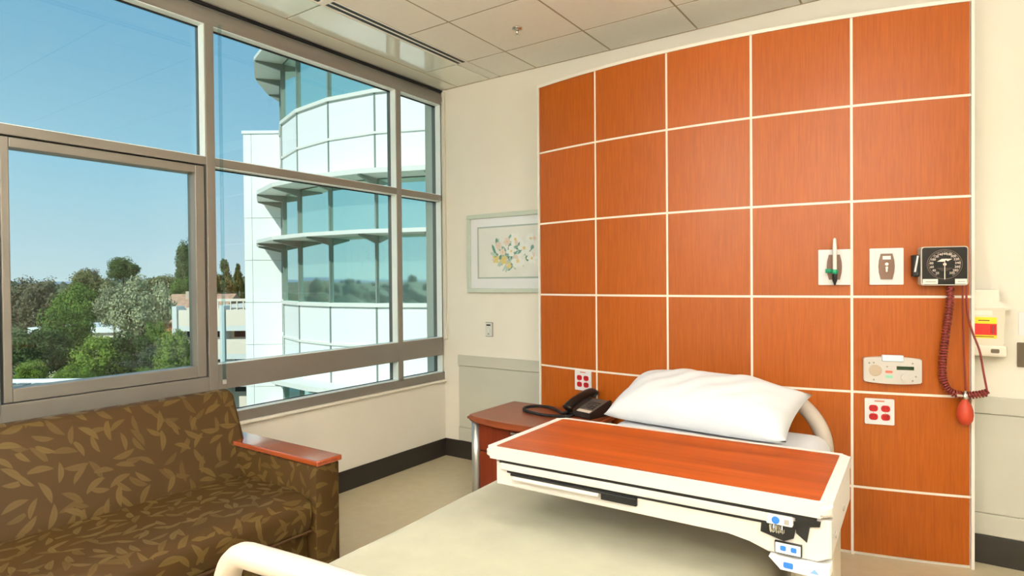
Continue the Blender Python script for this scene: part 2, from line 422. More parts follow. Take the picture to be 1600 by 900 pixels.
# sprinkler
t = thing('fire_sprinkler', 'small chrome fire sprinkler head hanging from a ceiling tile', 'sprinkler', (1.229, -.693, H))
obj('escutcheon', lathe(bmesh.new(), [(.034, 0), (.033, -.006), (.02, -.012), (.012, -.014)]), M['steel'], t, True)
obj('sprinkler_body', lathe(bmesh.new(), [(.009, -.014), (.009, -.03), (.005, -.034), (.004, -.046)], 10), M['steel'], t, True)
obj('deflector', lathe(bmesh.new(), [(.016, -.046), (.016, -.049), (.003, -.05)], 14), M['steel'], t)
# unseen recessed ceiling lights added to light the room (2 x 4 ft troffers)
LN = {(2, 5): 'added recessed fill light with cream diffuser above the bed', (5, 4): 'added recessed fill light with cream diffuser to the right of the bed',
      (2, 8): 'added recessed fill light with cream diffuser behind the bed foot', (5, 7): 'added recessed fill light with cream diffuser near the room corner'}
for (ci, ri), lb in LN.items():
    x0, x1 = cols_x[ci]; x1 = min(x1, x0 + .61); y1 = ycol[ri]; y0 = ycol[ri + 2]
    t = thing('ceiling_fill_light', lb, 'ceiling light', ((x0 + x1) / 2, (y0 + y1) / 2, H), 0, 'added ceiling fill lights')
    hx, hy = (x1 - x0) / 2 - .005, (y1 - y0) / 2 - .005
    for q in ((-hx, hx, -hy, -hy + .03), (-hx, hx, hy - .03, hy), (-hx, -hx + .03, -hy + .03, hy - .03), (hx - .03, hx, -hy + .03, hy - .03)):
        obj('light_frame', B(*q, -.003, .016), M['strip'], t)
    obj('diffuser', B(-hx + .03, hx - .03, -hy + .03, hy - .03, .004, .012), M['diffuser'], t)
    ld = bpy.data.lights.new('troffer_fill_lamp', 'AREA'); ld.shape = 'RECTANGLE'; ld.size = 2 * hx - .08; ld.size_y = 2 * hy - .08
    ld.energy = LAMP_W; ld.color = (.92, .965, 1)
    lo = bpy.data.objects.new('troffer_fill_lamp', ld); COL.objects.link(lo); lo.parent = t; lo.location = (0, 0, -.004)

# fill lights added out of frame to brighten the ceiling and headwall
for lx, ly, rz, lw__, lb in ((XR - .005, -3.3, R(90), .55, 'long white fill light added on the right hand wall'), (4.0, YF + .005, 0, 1., 'long white fill light added facing the headwall near the right wall'),
                             (1.5, YF + .005, 0, 1.4, 'long white fill light added on the front wall near the window')):
    t = thing('wall_fill_light', lb, 'fill light', (lx, ly, 2.15), rz, 'added wall fill lights')
    obj('light_trough', Pm([(.0, -.06), (.10, -.06), (.15, .03), (.14, .03), (.095, -.048), (.012, -.048), (.012, .03), (.0, .03)], 'x', -.6, .6), M['white'], t)
    obj('light_tube', T([(-.56, .07, -.02), (.56, .07, -.02)], .016, 10), M['diffuser'], t)
    ld = bpy.data.lights.new('wall_fill_lamp', 'AREA'); ld.shape = 'RECTANGLE'; ld.size = 1.1; ld.size_y = .1; ld.energy = FILL_W * lw__; ld.color = (.92, .965, 1)
    lo = bpy.data.objects.new('wall_fill_lamp', ld); COL.objects.link(lo); lo.parent = t; lo.location = (0, .07, .01); lo.rotation_euler = (PI - .25, 0, 0)

# ================================================================== CURVED HEADWALL
HC = Vector((2.15441, 4.27367)); HR = 4.61578
ANG = [-13.373, -7.222, -1.031, 4.989, 11.127, 17.659]
ROW = [.012, .3617, .8626, 1.3634, 1.8643, 2.3651, 2.8326]
def hp(a, z, off=0.):
    a = R(a); return Vector((HC.x + (HR + off) * math.sin(a), HC.y - (HR + off) * math.cos(a), z))
def arc_box(a0, a1, z0, z1, o0, o1, n=6):
    bm = bmesh.new(); rows = []
    for i in range(n + 1):
        a = a0 + (a1 - a0) * i / n
        rows.append([bm.verts.new(hp(a, z, o)) for z, o in ((z0, o0), (z0, o1), (z1, o1), (z1, o0))])
    for p, q in zip(rows, rows[1:]):
        for k in range(4): bm.faces.new((p[k], p[(k + 1) % 4], q[(k + 1) % 4], q[k]))
    bm.faces.new(rows[0]); bm.faces.new(rows[-1][::-1])
    return bm
hw = thing('headwall', 'tall curved cherry panelled headwall with white joint strips behind the bed', 'headwall')
obj('backing_board', arc_box(ANG[0] - .02, ANG[-1] + .02, .0, 2.84, -.05, -.013, 24), M['strip'], hw)
ga, gz = math.degrees(.0065 / HR), .0065
for c in range(5):
    for r_ in range(6):
        auto(obj('cherry_panel', arc_box(ANG[c] + ga, ANG[c + 1] - ga, ROW[r_] + gz, ROW[r_ + 1] - gz, -.013, 0), M['headpanel'], hw), 30)
for a in ANG[1:-1]: obj('joint_strip', arc_box(a - ga, a + ga, .0, 2.84, -.013, -.0015, 1), M['strip'], hw)
for z in ROW[1:-1]: auto(obj('joint_strip', arc_box(ANG[0], ANG[-1], z - gz, z + gz, -.013, -.0018, 24), M['strip'], hw), 30)
auto(obj('top_trim', arc_box(ANG[0] - .16, ANG[-1] + .16, 2.827, 2.846, -.06, .004, 24), M['strip'], hw), 30)
for a, s in ((ANG[0], -1), (ANG[-1], 1)):
    obj('edge_trim', arc_box(a - (.17 if s < 0 else 0), a + (.17 if s > 0 else 0), 0, 2.846, -.06, .004, 1), M['strip'], hw)
# returns to the wall
pl, pr = hp(ANG[0], 0, -.05), hp(ANG[-1], 0, -.05)
obj('side_return', B(pl.x, pl.x + .012, pl.y, -.0165, 0, 2.84), M['strip'], hw)
obj('side_return', B(pr.x - .012, pr.x, pr.y, -.0165, 0, 2.84), M['strip'], hw)
bm = bmesh.new(); pts = [tuple(hp(ANG[0] + (ANG[-1] - ANG[0]) * i / 16, 0, -.05).xy) for i in range(17)] + [(pr.x, -.001), (pl.x, -.001)]
prism(bm, pts, 'z', 2.84, 2.846); obj('top_cap', bm, M['strip'], hw)

def on_wall(name, label, cat, a, z, off=.0, group=None):
    return thing(name, label, cat, hp(a, z, off), R(a), group)
# --- outlets
def outlet(label, a, z, w_, h_):
    t = on_wall('power_outlet', label, 'outlet', a, z, .001, 'red hospital power outlets')
    obj('cover_plate', Pm(rrect(-w_ / 2, w_ / 2, -h_ / 2, h_ / 2, .006), 'y', 0, -.007), M['white'], t)
    for sx in (-1, 1):
        for sz in (-1, 1):
            rc = obj('receptacle', Pm(rrect(sx * w_ * .205 - w_ * .15, sx * w_ * .205 + w_ * .15, -h_ * .04 + sz * h_ * .165 - h_ * .125, -h_ * .04 + sz * h_ * .165 + h_ * .125, h_ * .1), 'y', -.006, -.0095), M['red'], t)
            for k in (-1, 1): obj('slot', B(sx * w_ * .205 + k * .008 - .0012, sx * w_ * .205 + k * .008 + .0012, -.0099, -.009, -h_ * .04 + sz * h_ * .165 - .001, -h_ * .04 + sz * h_ * .165 + .009), M['ink'], rc)
        obj('screw', disc(sx * w_ * .205, -h_ * .04, .003, -.007, -.0082, 8), M['steel'], t)
    obj('legend', B(-w_ * .17, w_ * .17, -.0078, -.007, h_ * .38, h_ * .43), mat('legend print', S(200, 120, 90), .6), t)
outlet('white outlet plate with four red receptacles below the nurse call panel', 12.67, .767, .134, .134)
outlet('white outlet plate with four red receptacles above the telephone', -8.55, .793, .134, .134)

# --- gas outlets
def gas(name, label, a):
    t = on_wall(name, label, 'gas outlet', a, 1.520, .001, 'medical gas outlets')
    obj('cover_plate', Pm(rrect(-.076, .076, -.094, .094, .004), 'y', 0, -.010), M['white'], t)
    pts = [(-.026, -.066), (.026, -.066), (.034, -.03), (.036, 0), (.034, .03), (.026, .066), (-.026, .066), (-.034, .03), (-.036, 0), (-.034, -.03)]
    obj('gas_faceplate', Pm(pts, 'y', -.009, -.016), M['brownplate'], t)
    return t
t = gas('oxygen_outlet', 'white plate with brown oxygen outlet holding a flowmeter', 10.105)
t2 = gas('gas_outlet', 'white plate with bare brown gas outlet left of the gauge', 13.065)
obj('label_window', B(-.018, .018, -.0172, -.016, .036, .054), M['white'], t2)
obj('port', disc(0, .012, .008, -.016, -.0185, 14), M['steel'], t2)
obj('port', disc(0, -.006, .006, -.016, -.0185, 14), M['steel'], t2)
obj('port_stem', B(-.004, .004, -.018, -.016, -.028, -.004), M['steel'], t2)
f = thing('oxygen_flowmeter', 'clear tube oxygen flowmeter with green fitting plugged into the left gas outlet', 'flowmeter', hp(10.105, 1.50, .05), R(10.105))
obj('flow_tube', lathe(bmesh.new(), [(.009, 0), (.0105, .01), (.0105, .12), (.008, .165), (.005, .172)], 14), mat('frosted tube', S(224, 222, 214), .2), f, True)
obj('inner_tube', lathe(bmesh.new(), [(.004, .005), (.005, .155)], 8), M['clear'], f)
obj('green_collar', lathe(bmesh.new(), [(.013, -.016), (.014, -.006), (.013, .006), (.009, .008)], 14), M['teal'], f, True)
obj('black_nut', lathe(bmesh.new(), [(.004, -.075), (.007, -.062), (.011, -.052), (.012, -.03), (.012, -.016)], 12), M['black'], f, True)
obj('valve_knob', lathe(bmesh.new(), [(.010, -.018), (.012, 0), (.010, .012)], 12, Matrix.Translation((-.026, .0, 0)) @ Matrix.Rotation(R(90), 4, 'Y')), M['teal'], f, True)
obj('wall_adapter', T([(0, .032, 0), (0, .0, 0)], .009, 10), M['steel'], f)
obj('flow_ball', lathe(bmesh.new(), [(.002, .012), (.0045, .016), (.002, .021)], 8), M['redlabel'], f)

# --- sphygmomanometer
g = on_wall('blood_pressure_gauge', 'square black faced blood pressure gauge with white dial markings', 'gauge', 15.98, 1.518, .001); g.scale = (.95, .95, .95)
obj('wall_bracket', B(-.06, .06, -.02, 0, -.06, .06), M['black'], g)
hb = Pm(rrect(-.105, .105, -.101, .101, .014), 'y', -.018, -.075)
auto(obj('case', hb, mat('pale grey case', S(196, 190, 176), .35), g), 35)
obj('dial_face', Pm(rrect(-.100, .100, -.096, .096, .012), 'y', -.075, -.0775), mat('black dial', S(16, 9, 8), .25), g)
dm = mat('pale dial print', S(232, 218, 204), .5)
bm = bmesh.new(); tube(bm, [(.078 * math.cos(2 * PI * k / 48), -.0778, .008 + .076 * math.sin(2 * PI * k / 48)) for k in range(48)], .0011, 5, closed=True)
obj('dial_ring', bm, mat('dial ring', S(130, 108, 96), .5), g)
bm = bmesh.new()
for k in range(71):
    a = R(238 - 296 * k / 70); L = .006 if k % 5 == 0 else .0035
    p0 = Vector((.072 * math.cos(a), -.0778, .008 + .070 * math.sin(a))); p1 = Vector(((.072 - L) * math.cos(a), -.0778, .008 + (.070 - L) * math.sin(a)))
    tube(bm, [p0, p1], .0005, 4)
tk = obj('dial_ticks', bm, dm, g); tk['kind'] = 'stuff'
for k in range(15):
    a = R(236 - 292 * k / 14)
    text(str(20 + 20 * k), .0165, g, dm, (.058 * math.cos(a), -.0779, .008 + .055 * math.sin(a)), 'dial_number')
text('mmHg', .009, g, dm, (0, -.0779, .034), 'dial_print')
obj('dial_emblem', Pm([(-.034, .022), (-.012, .036), (.034, .036), (.014, .024), (.006, .030), (-.004, .022)], 'y', -.0776, -.0781), dm, g)
for k, wd in enumerate((.066, .05, .03)): obj('dial_print', B(-wd / 2, wd / 2, -.0781, -.0776, -.014 - .006 * k, -.0115 - .006 * k), mat('dim print', S(96, 80, 72), .5), g)
obj('needle', Pm([(-.0022, -.07), (.0022, -.07), (.0012, .034), (-.0012, .034)], 'y', -.080, -.0812), dm, g)
obj('needle_hub', disc(0, .008, .0075, -.0776, -.083, 16), mat('hub', S(220, 206, 190), .3), g)
lbw = mat('paper label', S(238, 232, 222), .6)
for x0, x1 in ((-.098, -.03), (.046, .098)):
    q = obj('sticker', B(x0, x1, -.0786, -.0775, -.094, -.068), lbw, g)
    obj('sticker_line', B(x0 + .012, x1 - .008, -.0789, -.0785, -.084, -.0805), M['grey'], q)
ch = obj('cuff_holder', B(-.135, -.108, -.062, -.012, -.055, .06, bev=.004), M['black'], g)
obj('holder_card', Pm([(-.134, -.03), (-.126, -.03), (-.112, .055), (-.120, .055)], 'y', -.062, -.068), M['white'], g)
# coiled tubing: starts at the gauge, hangs, turns right
def smooth_path(P, n=12):
    P = [Vector(p) for p in P]; out = []
    for i in range(len(P) - 1):
        a, b, c, d = P[max(i - 1, 0)], P[i], P[i + 1], P[min(i + 2, len(P) - 1)]
        for k in range(n):
            u = k / n; out.append(.5 * ((2 * b) + (c - a) * u + (2 * a - 5 * b + 4 * c - d) * u * u + (3 * b - a - 3 * c + d) * u ** 3))
    out.append(P[-1]); return out
sx0 = hp(16.06, 1.52, .001)
def hl(a, z, off): return hp(a, z, off)
coilpath = smooth_path([hl(16.35, 1.43, .045), hl(16.36, 1.34, .045), hl(16.18, 1.2, .042), hl(16.02, 1.06, .04), hl(16.0, .965, .04), hl(16.25, .905, .04), hl(16.75, .882, .045), hl(17.3, .880, .05), hl(17.85, .888, .055), hl(18.25, .898, .055)], 24)
cum = [0]
for a, b in zip(coilpath, coilpath[1:]): cum.append(cum[-1] + (b - a).length)
Lc = cum[-1]; turns = 50; N = turns * 10; hx = []
import bisect
nrm = None
for i in range(N + 1):
    u = i / N; s = Lc * (1 - (1 - u) ** .0 * 0) * (u ** .92)
    j = min(max(bisect.bisect(cum, s) - 1, 0), len(coilpath) - 2); q = (s - cum[j]) / max(cum[j + 1] - cum[j], 1e-6)
    p = coilpath[j].lerp(coilpath[j + 1], q); tg = (coilpath[j + 1] - coilpath[j]).normalized()
    nrm = (Vector((0, -1, 0)) if nrm is None else nrm); nrm = (nrm - tg * nrm.dot(tg)).normalized(); bn = tg.cross(nrm)
    a = 2 * PI * turns * u; hx.append(p + (nrm * math.cos(a) + bn * math.sin(a)) * .0155)
tg_ = thing('gauge_tubing', 'maroon coiled rubber tubing and hand bulb hanging below the blood pressure gauge', 'tubing')
obj('coiled_hose', T(hx, .0042, 6), M['rubber'], tg_, True)
obj('hose_core', T(coilpath[2:-2], .011, 8), M['rubber'], tg_, True)
obj('thin_hose', T(smooth_path([hl(17.0, 1.425, .05), hl(17.02, 1.25, .05), hl(17.1, 1.05, .05), hl(17.12, .905, .06)]), .0042, 7), M['rubber'], tg_, True)
obj('thin_hose', T(smooth_path([hl(17.2, 1.425, .05), hl(17.25, 1.3, .045), hl(17.5, 1.2, .045), hl(17.85, 1.10, .055), hl(18.02, 1.0, .06), hl(18.22, .905, .058)]), .0048, 7), M['rubber'], tg_, True)
bp_ = hl(17.05, .80, .07)
obj('hand_bulb', lathe(bmesh.new(), [(.006, -.066), (.020, -.060), (.031, -.040), (.035, -.015), (.033, .012), (.026, .036), (.014, .055), (.010, .064)], 20, Matrix.Translation(bp_)), M['bulb'], tg_, True)
obj('air_valve', lathe(bmesh.new(), [(.010, .060), (.012, .068), (.012, .088), (.007, .092), (.007, .104)], 12, Matrix.Translation(bp_)), M['steel'], tg_, True)
obj('valve_screw', T([bp_ + Vector((-.034, -.004, .078)), bp_ + Vector((-.01, 0, .078))], .009, 10), M['steel'], tg_)
# --- nurse call panel
n_ = on_wall('nurse_call_panel', 'cream nurse call panel with speaker, small display and round knob', 'nurse call', 13.34, .988, .001)
pts = []
for k in range(13): u = -1 + 2 * k / 12; pts.append((u * .129, -.062 - .009 * (1 - u * u)))
for k in range(13): u = 1 - 2 * k / 12; pts.append((u * .129, .059 + .009 * (1 - u * u)))
bm = Pm(pts, 'y', 0, -.034); 
bmesh.ops.bevel(bm, geom=[e for e in bm.edges], offset=.004, segments=2, affect='EDGES')
auto(obj('panel_body', bm, M['plastic'], n_), 40)
spk = obj('speaker_grille', disc(-.077, -.004, .030, -.033, -.0352, 24), mat('speaker mesh', S(196, 176, 152), .6, bump=.5, bscale=400), n_)
obj('display', B(.018, .094, -.0357, -.033, .004, .022), mat('dark green display', S(28, 56, 22), .15), n_)
obj('control_knob', disc(.056, -.034, .021, -.033, -.048, 24), M['plastic'], n_)
obj('call_button', Pm(rrect(-.032, .0, -.015, -.002, .005), 'y', -.033, -.037), mat('coral button', S(232, 118, 92), .4), n_)
obj('call_button', Pm(rrect(-.031, .001, -.040, -.026, .005), 'y', -.033, -.037), mat('mint button', S(150, 212, 180), .4), n_)
for x, z in ((-.104, .034), (-.084, .036), (.088, .038), (-.024, .018), (.102, -.028), (.088, -.050), (-.084, -.052)):
    obj('screw', disc(x, z, .0045, -.033, -.0352, 10), M['grey'], n_)
obj('light_bar', B(-.048, .048, -.044, -.02, .046, .078, bev=.004), mat('pale blue lens', S(222, 234, 248), .25), n_)

# ------------------------------------------------------------------ things on the back wall
pic = thing('framed_picture', 'pale green framed flower print hanging on the back wall beside the headwall', 'picture', (.68, 0, 1.683))
pw, ph = .415, .313
fm = mat('pale green frame', S(196, 204, 188), .4)
for q in ((-pw, pw, -ph, -ph + .035), (-pw, pw, ph - .035, ph), (-pw, -pw + .035, -ph + .035, ph - .035), (pw - .035, pw, -ph + .035, ph - .035)):
    obj('frame_side', B(q[0], q[1], -.028, -.001, q[2], q[3], bev=.004), fm, pic)
obj('mount_board', B(-pw + .035, pw - .035, -.012, -.002, -ph + .035, ph - .035), mat('mount board', S(240, 240, 240), .7), pic)
iw, ih0, ih1 = .30, -.19, .20
for q in ((-iw - .012, iw + .012, ih0 - .012, ih0), (-iw - .012, iw + .012, ih1, ih1 + .012), (-iw - .012, -iw, ih0, ih1), (iw, iw + .012, ih0, ih1)):
    obj('mount_bevel', B(q[0], q[1], -.0155, -.012, q[2], q[3]), mat('bevel line', S(170, 184, 172), .6), pic)
obj('print_paper', B(-iw, iw, -.0135, -.012, ih0, ih1), mat('wash paper', S(232, 230, 220), .8, var=.06, vscale=5), pic)
rng = random.Random(5)
pm = [mat('petal white', S(238, 238, 230), .8), mat('petal blush', S(226, 206, 190), .8), mat('petal yellow', S(222, 200, 120), .8)]
gm = [mat('wash teal', S(120, 168, 150), .8), mat('wash green', S(92, 140, 116), .8), mat('wash pale', S(184, 202, 186), .8)]
lay = [.0138]
def blot(x, z, rx, rz, m, nm, rot=0.):
    lay[0] += .00003; bm = bmesh.new(); vv = []
    for k in range(14):
        a = 2 * PI * k / 14; r_ = 1 + rng.uniform(-.14, .14); px, pz = rx * r_ * math.cos(a), rz * r_ * math.sin(a)
        vv.append(bm.verts.new((x + px * math.cos(rot) - pz * math.sin(rot), -lay[0], z + px * math.sin(rot) + pz * math.cos(rot))))
    bm.faces.new(vv); obj(nm, bm, m, pic)
for k in range(60):
    a = rng.uniform(0, 2 * PI); d = rng.uniform(.01, .19)
    blot(.03 + d * 1.05 * math.cos(a), -.005 + d * .62 * math.sin(a), rng.uniform(.016, .05), rng.uniform(.007, .016), gm[k % 3], 'painted_leaf', a + rng.uniform(-.9, .9))
for x, z, r_, q in ((-.10, .055, .032, 1), (-.02, .085, .035, 1), (.06, .10, .055, 0), (.14, .03, .06, 0), (.02, .01, .045, 0), (-.13, -.05, .034, 2), (-.05, -.06, .036, 2), (.08, -.07, .06, 0), (.20, .10, .045, 0), (.21, -.05, .045, 0), (-.06, .005, .03, 1), (.0, -.10, .025, 2)):
    for k in range(6):
        a = k * 1.047 + rng.uniform(-.3, .3); blot(x + r_ * .55 * math.cos(a), z + r_ * .55 * math.sin(a), r_ * rng.uniform(.4, .6), r_ * rng.uniform(.28, .42), pm[q if rng.random() < .8 else 1], 'painted_petal', a)
    blot(x, z, r_ * .22, r_ * .22, pm[2], 'painted_petal')
obj('picture_glass', B(-pw + .035, pw - .035, -.0185, -.0175, -ph + .035, ph - .035), M['picglass'], pic)

t = thing('wall_thermostat', 'small pale wall thermostat below the framed picture', 'thermostat', (.472, 0, 1.076))
obj('back_plate', Pm(rrect(-.036, .036, -.058, .058, .005), 'y', -.001, -.007), M['grey'], t)
obj('cover', Pm(rrect(-.030, .030, -.052, .052, .004), 'y', -.006, -.016), mat('thermostat grey', S(214, 214, 204), .4), t)
obj('slot', B(-.020, .020, -.0172, -.015, .030, .042), M['black'], t)
obj('dial', disc(.0, -.008, .010, -.015, -.019, 14), M['white'], t)
obj('lever', B(-.006, .006, -.020, -.016, -.040, -.030), M['grey'], t)
# sharps container
t = thing('sharps_container', 'translucent wall sharps container with red and yellow label right of the headwall', 'sharps box', (3.612, 0, .008)); t.scale = (.94, .8, 1)
auto(obj('container_body', Pm([(-.088, 1.10), (.065, 1.10), (.075, 1.12), (.082, 1.30), (-.088, 1.30)], 'y', -.030, -.125), M['milky'], t), 30)
auto(obj('lid', Pm([(-.095, 1.29), (.100, 1.29), (.108, 1.305), (.085, 1.318), (.062, 1.33), (.055, 1.39), (-.095, 1.39)], 'y', -.030, -.118), mat('container lid', S(232, 222, 206), .35), t), 30)
obj('drop_flap', B(-.088, .03, -.126, -.118, 1.262, 1.288, bev=.003), mat('flap', S(236, 228, 214), .35), t)
obj('wall_bracket', B(-.10, .09, -.14, -.001, 1.060, 1.118, bev=.012), mat('bracket', S(230, 218, 200), .4), t)
obj('key_lock', Pm(rrect(.022, .058, 1.079, 1.099, .006), 'y', -.139, -.1425), mat('lock', S(96, 82, 62), .4), t)
obj('back_plate', B(-.08, .08, -.031, -.001, 1.06, 1.33), mat('plate', S(228, 218, 202), .4), t)
lb = obj('hazard_label', B(-.082, .048, -.1265, -.1245, 1.150, 1.254), M['yellow'], t)
obj('red_band', B(-.082, .048, -.1272, -.126, 1.166, 1.222), M['redlabel'], lb)
for k in range(3):
    a = R(90 + 120 * k); tp = [(-.064 + .007 * math.cos(a) + .007 * math.cos(2 * PI * j / 12), -.1275, 1.210 + .007 * math.sin(a) + .007 * math.sin(2 * PI * j / 12)) for j in range(12)]
    obj('hazard_mark', T(tp, .0014, 4, closed=True), M['ink'], lb)
for k in range(3): obj('label_print', B(.022 + .008 * k, .026 + .008 * k, -.1276, -.127, 1.172, 1.216), M['ink'], lb)
obj('label_print', B(-.03, .018, -.1269, -.126, 1.236, 1.240), M['ink'], lb)
obj('label_print', B(-.07, .036, -.1269, -.126, 1.156, 1.160), M['ink'], lb)
# two plates at the right edge
t = thing('brown_switch_plate', 'dark brown wall plate with pale toggles right of the sharps container', 'switch', (3.80, 0, 1.074))
obj('cover_plate', Pm(rrect(-.058, .058, -.061, .061, .004), 'y', -.001, -.007), mat('dark brown plate', S(92, 76, 56), .45), t)
for x in (-.024, .024):
    for z in (-.02, .02): obj('toggle', B(x - .005, x + .005, -.015, -.006, z - .007, z + .007, bev=.002), M['plastic'], t)
t = thing('white_blank_plate', 'plain white blank plate on the wall above the brown plate', 'wall plate', (3.806, 0, 1.229))
obj('cover_plate', Pm(rrect(-.058, .058, -.058, .058, .004), 'y', -.001, -.008), M['white'], t)
for z in (-.042, .042): obj('screw', disc(0, z, .0035, -.007, -.009, 8), M['steel'], t)

# ================================================================== NIGHTSTAND AND PHONE
ns = thing('nightstand', 'cherry bedside cabinet with aluminium corner posts beside the headwall', 'nightstand', (1.34, -.62, 0))
def bow(x0, x1, yb, yf, bulge, n=14, r=.03):
    out = [(x1, yb), (x0, yb)]
    for k in range(n + 1): u = -1 + 2 * k / n; out.append((u * (x1 - x0) / 2 + (x0 + x1) / 2, yf - bulge * (1 - u * u)))
    return out
bm = Pm(bow(-.40, .40, .268, -.255, .075), 'z', .575, .612)
bmesh.ops.bevel(bm, geom=[e for e in bm.edges if abs(e.verts[0].co.z - e.verts[1].co.z) < 1e-5], offset=.012, segments=3, affect='EDGES')
auto(obj('cabinet_top', bm, M['nightwood'], ns), 40)
obj('carcass', B(-.345, .345, -.20, .255, .06, .575), M['nightfront'], ns)
for x in (-.345, .345):
    for y in (-.235, .235): obj('corner_post', T([(x, y, .0), (x, y, .578)], .028, 14), M['alu'], ns, True)
for i, (z0, z1) in enumerate(((.395, .568), (.08, .388))):
    d = obj('drawer', B(-.314, .314, -.245, -.20, z0, z1, bev=.004), M['nightfront'], ns)
    obj('drawer_pull', B(-.06, .06, -.262, -.245, z1 - .04, z1 - .028, bev=.003), M['alu'], d)
# phone
ph_ = thing('desk_telephone', 'black desk telephone with handset on the nightstand', 'telephone', (1.60, -.48, .6135), R(-14))
bm = Pm([(-.10, 0), (.10, 0), (.10, .085), (.085, .090), (-.10, .032)], 'x', -.095, .105)
bmesh.ops.transform(bm, matrix=Matrix.Identity(4), verts=bm.verts)
bmesh.ops.bevel(bm, geom=list(bm.edges), offset=.004, segments=1, affect='EDGES')
obj('phone_base', bm, mat('charcoal plastic', S(38, 33, 30), .4), ph_)
sl_ = (.090 - .032) / .185
def ky(y): return .032 + (y + .10) * sl_
km = mat('grey keypad plate', S(92, 82, 74), .45)
kp = bmesh.new(); prism(kp, [(-.085, ky(-.085) + .0005), (.078, ky(.078) + .0005), (.078, ky(.078) + .003), (-.085, ky(-.085) + .003)], 'x', -.022, .098)
kpl = obj('keypad_plate', kp, km, ph_)
for r_ in range(4):
    for c in range(3):
        y = -.045 + r_ * .022; x = .0 + c * .03; z = ky(y) + .003
        obj('key', B(x, x + .02, y, y + .013, z - .001, z + .006), mat('key', S(60, 54, 50), .5) if (r_, c) == (0, 0) else bpy.data.materials['key'], kpl)
obj('name_strip', Pm([(-.092, ky(-.092) + .002), (-.066, ky(-.066) + .002), (-.066, ky(-.066) + .004), (-.092, ky(-.092) + .004)], 'x', -.015, .092), mat('paper strip', S(214, 204, 186), .6), ph_)
hsp = smooth_path([(-.06, -.125, .048), (-.06, -.105, .066), (-.06, -.06, .086), (-.06, .0, .106), (-.06, .06, .120), (-.06, .105, .122), (-.06, .120, .110)], 6)
hr = [.025 + .008 * abs(2 * i / (len(hsp) - 1) - 1) ** 3 for i in range(len(hsp))]
obj('handset', T(hsp, hr, 12, flat=1.15), mat('black handset', S(24, 23, 22), .3), ph_, True)
cp = smooth_path([(-.06, -.12, .03), (-.10, -.13, .012), (-.20, -.08, .010), (-.30, -.05, .010), (-.385, -.09, .010), (-.40, -.17, .010), (-.33, -.235, .010), (-.20, -.245, .010), (-.10, -.22, .010), (-.03, -.16, .010), (-.03, -.10, .012)], 10)
obj('handset_cord', T(cp, .0095, 8), mat('black coil cord', S(20, 20, 20), .45, bump=.6, bscale=300), ph_, True)

# ================================================================== BED
BED = (2.545, -1.95, 0); BR = R(2.3)
bed = thing('hospital_bed', 'ivory hospital bed with arched headboard and footboard', 'bed', BED, BR)
ZM = .715
def slab(name, x0, x1, y0, y1, z0, z1, rad, m, parent, nx=40, ny=60, amp=0., seed=0, skirt=0., soft=2.):
    """a draped rounded slab: grid over the top that rolls over the sides and hangs"""
    rng = random.Random(seed); bm = bmesh.new()
    ph = [(rng.uniform(2, 9), rng.uniform(2, 9), rng.uniform(0, 6), rng.uniform(.3, 1)) for _ in range(9)]
    arc = rad * PI / 2; down = z1 - rad - z0
    def prof(t, half):      # t signed arc length from the centre line
        s = abs(t); f = half - rad
        if s <= f: x, d = s, 0
        elif s <= f + arc: a = (s - f) / rad; x, d = f + rad * math.sin(a), rad * (1 - math.cos(a))
        else: x, d = half, rad + (s - f - arc)
        return math.copysign(x, t), d
    hx, hy = (x1 - x0) / 2, (y1 - y0) / 2; Lx, Ly = hx - rad + arc + down, hy - rad + arc + down
    grid = []
    for j in range(ny + 1):
        row = []
        for i in range(nx + 1):
            u, v = -Lx + 2 * Lx * i / nx, -Ly + 2 * Ly * j / ny
            x, dx = prof(u, hx); y, dy = prof(v, hy); d = min(dx + dy, z1 - z0)
            w_ = sum(math.sin(a * x * 2 + b * y * 1.5 + c) * e for a, b, c, e in ph) / 5 * amp
            row.append(bm.verts.new(((x0 + x1) / 2 + x, (y0 + y1) / 2 + y, z1 - d + w_)))
        grid.append(row)
    for j in range(ny):
        for i in range(nx): bm.faces.new((grid[j][i], grid[j][i + 1], grid[j + 1][i + 1], grid[j + 1][i]))
    return obj(name, bm, m, parent, True)
mt = slab('mattress', -.505, .505, -1.13, 1.27, .54, ZM + .004, .07, M['linen'], bed, amp=.004, seed=2)
obj('bed_deck', B(-.47, .47, -1.12, 1.25, .44, .545, bev=.02), M['bedplastic'], bed)
obj('bed_base', B(-.36, .36, -.95, .95, .16, .44, bev=.04), M['bedplastic'], bed)
for x in (-.33, .33):
    for y in (-.85, .85): obj('caster', lathe(bmesh.new(), [(.05, -.02), (.075, -.018), (.075, .018), (.05, .02)], 18, Matrix.Translation((x, y, .075)) @ Matrix.Rotation(R(90), 4, 'Y')), M['grey'], bed)
    for y in (-.85, .85): obj('caster_stem', T([(x, y, .09), (x, y, .2)], .02, 8), M['alu'], bed)
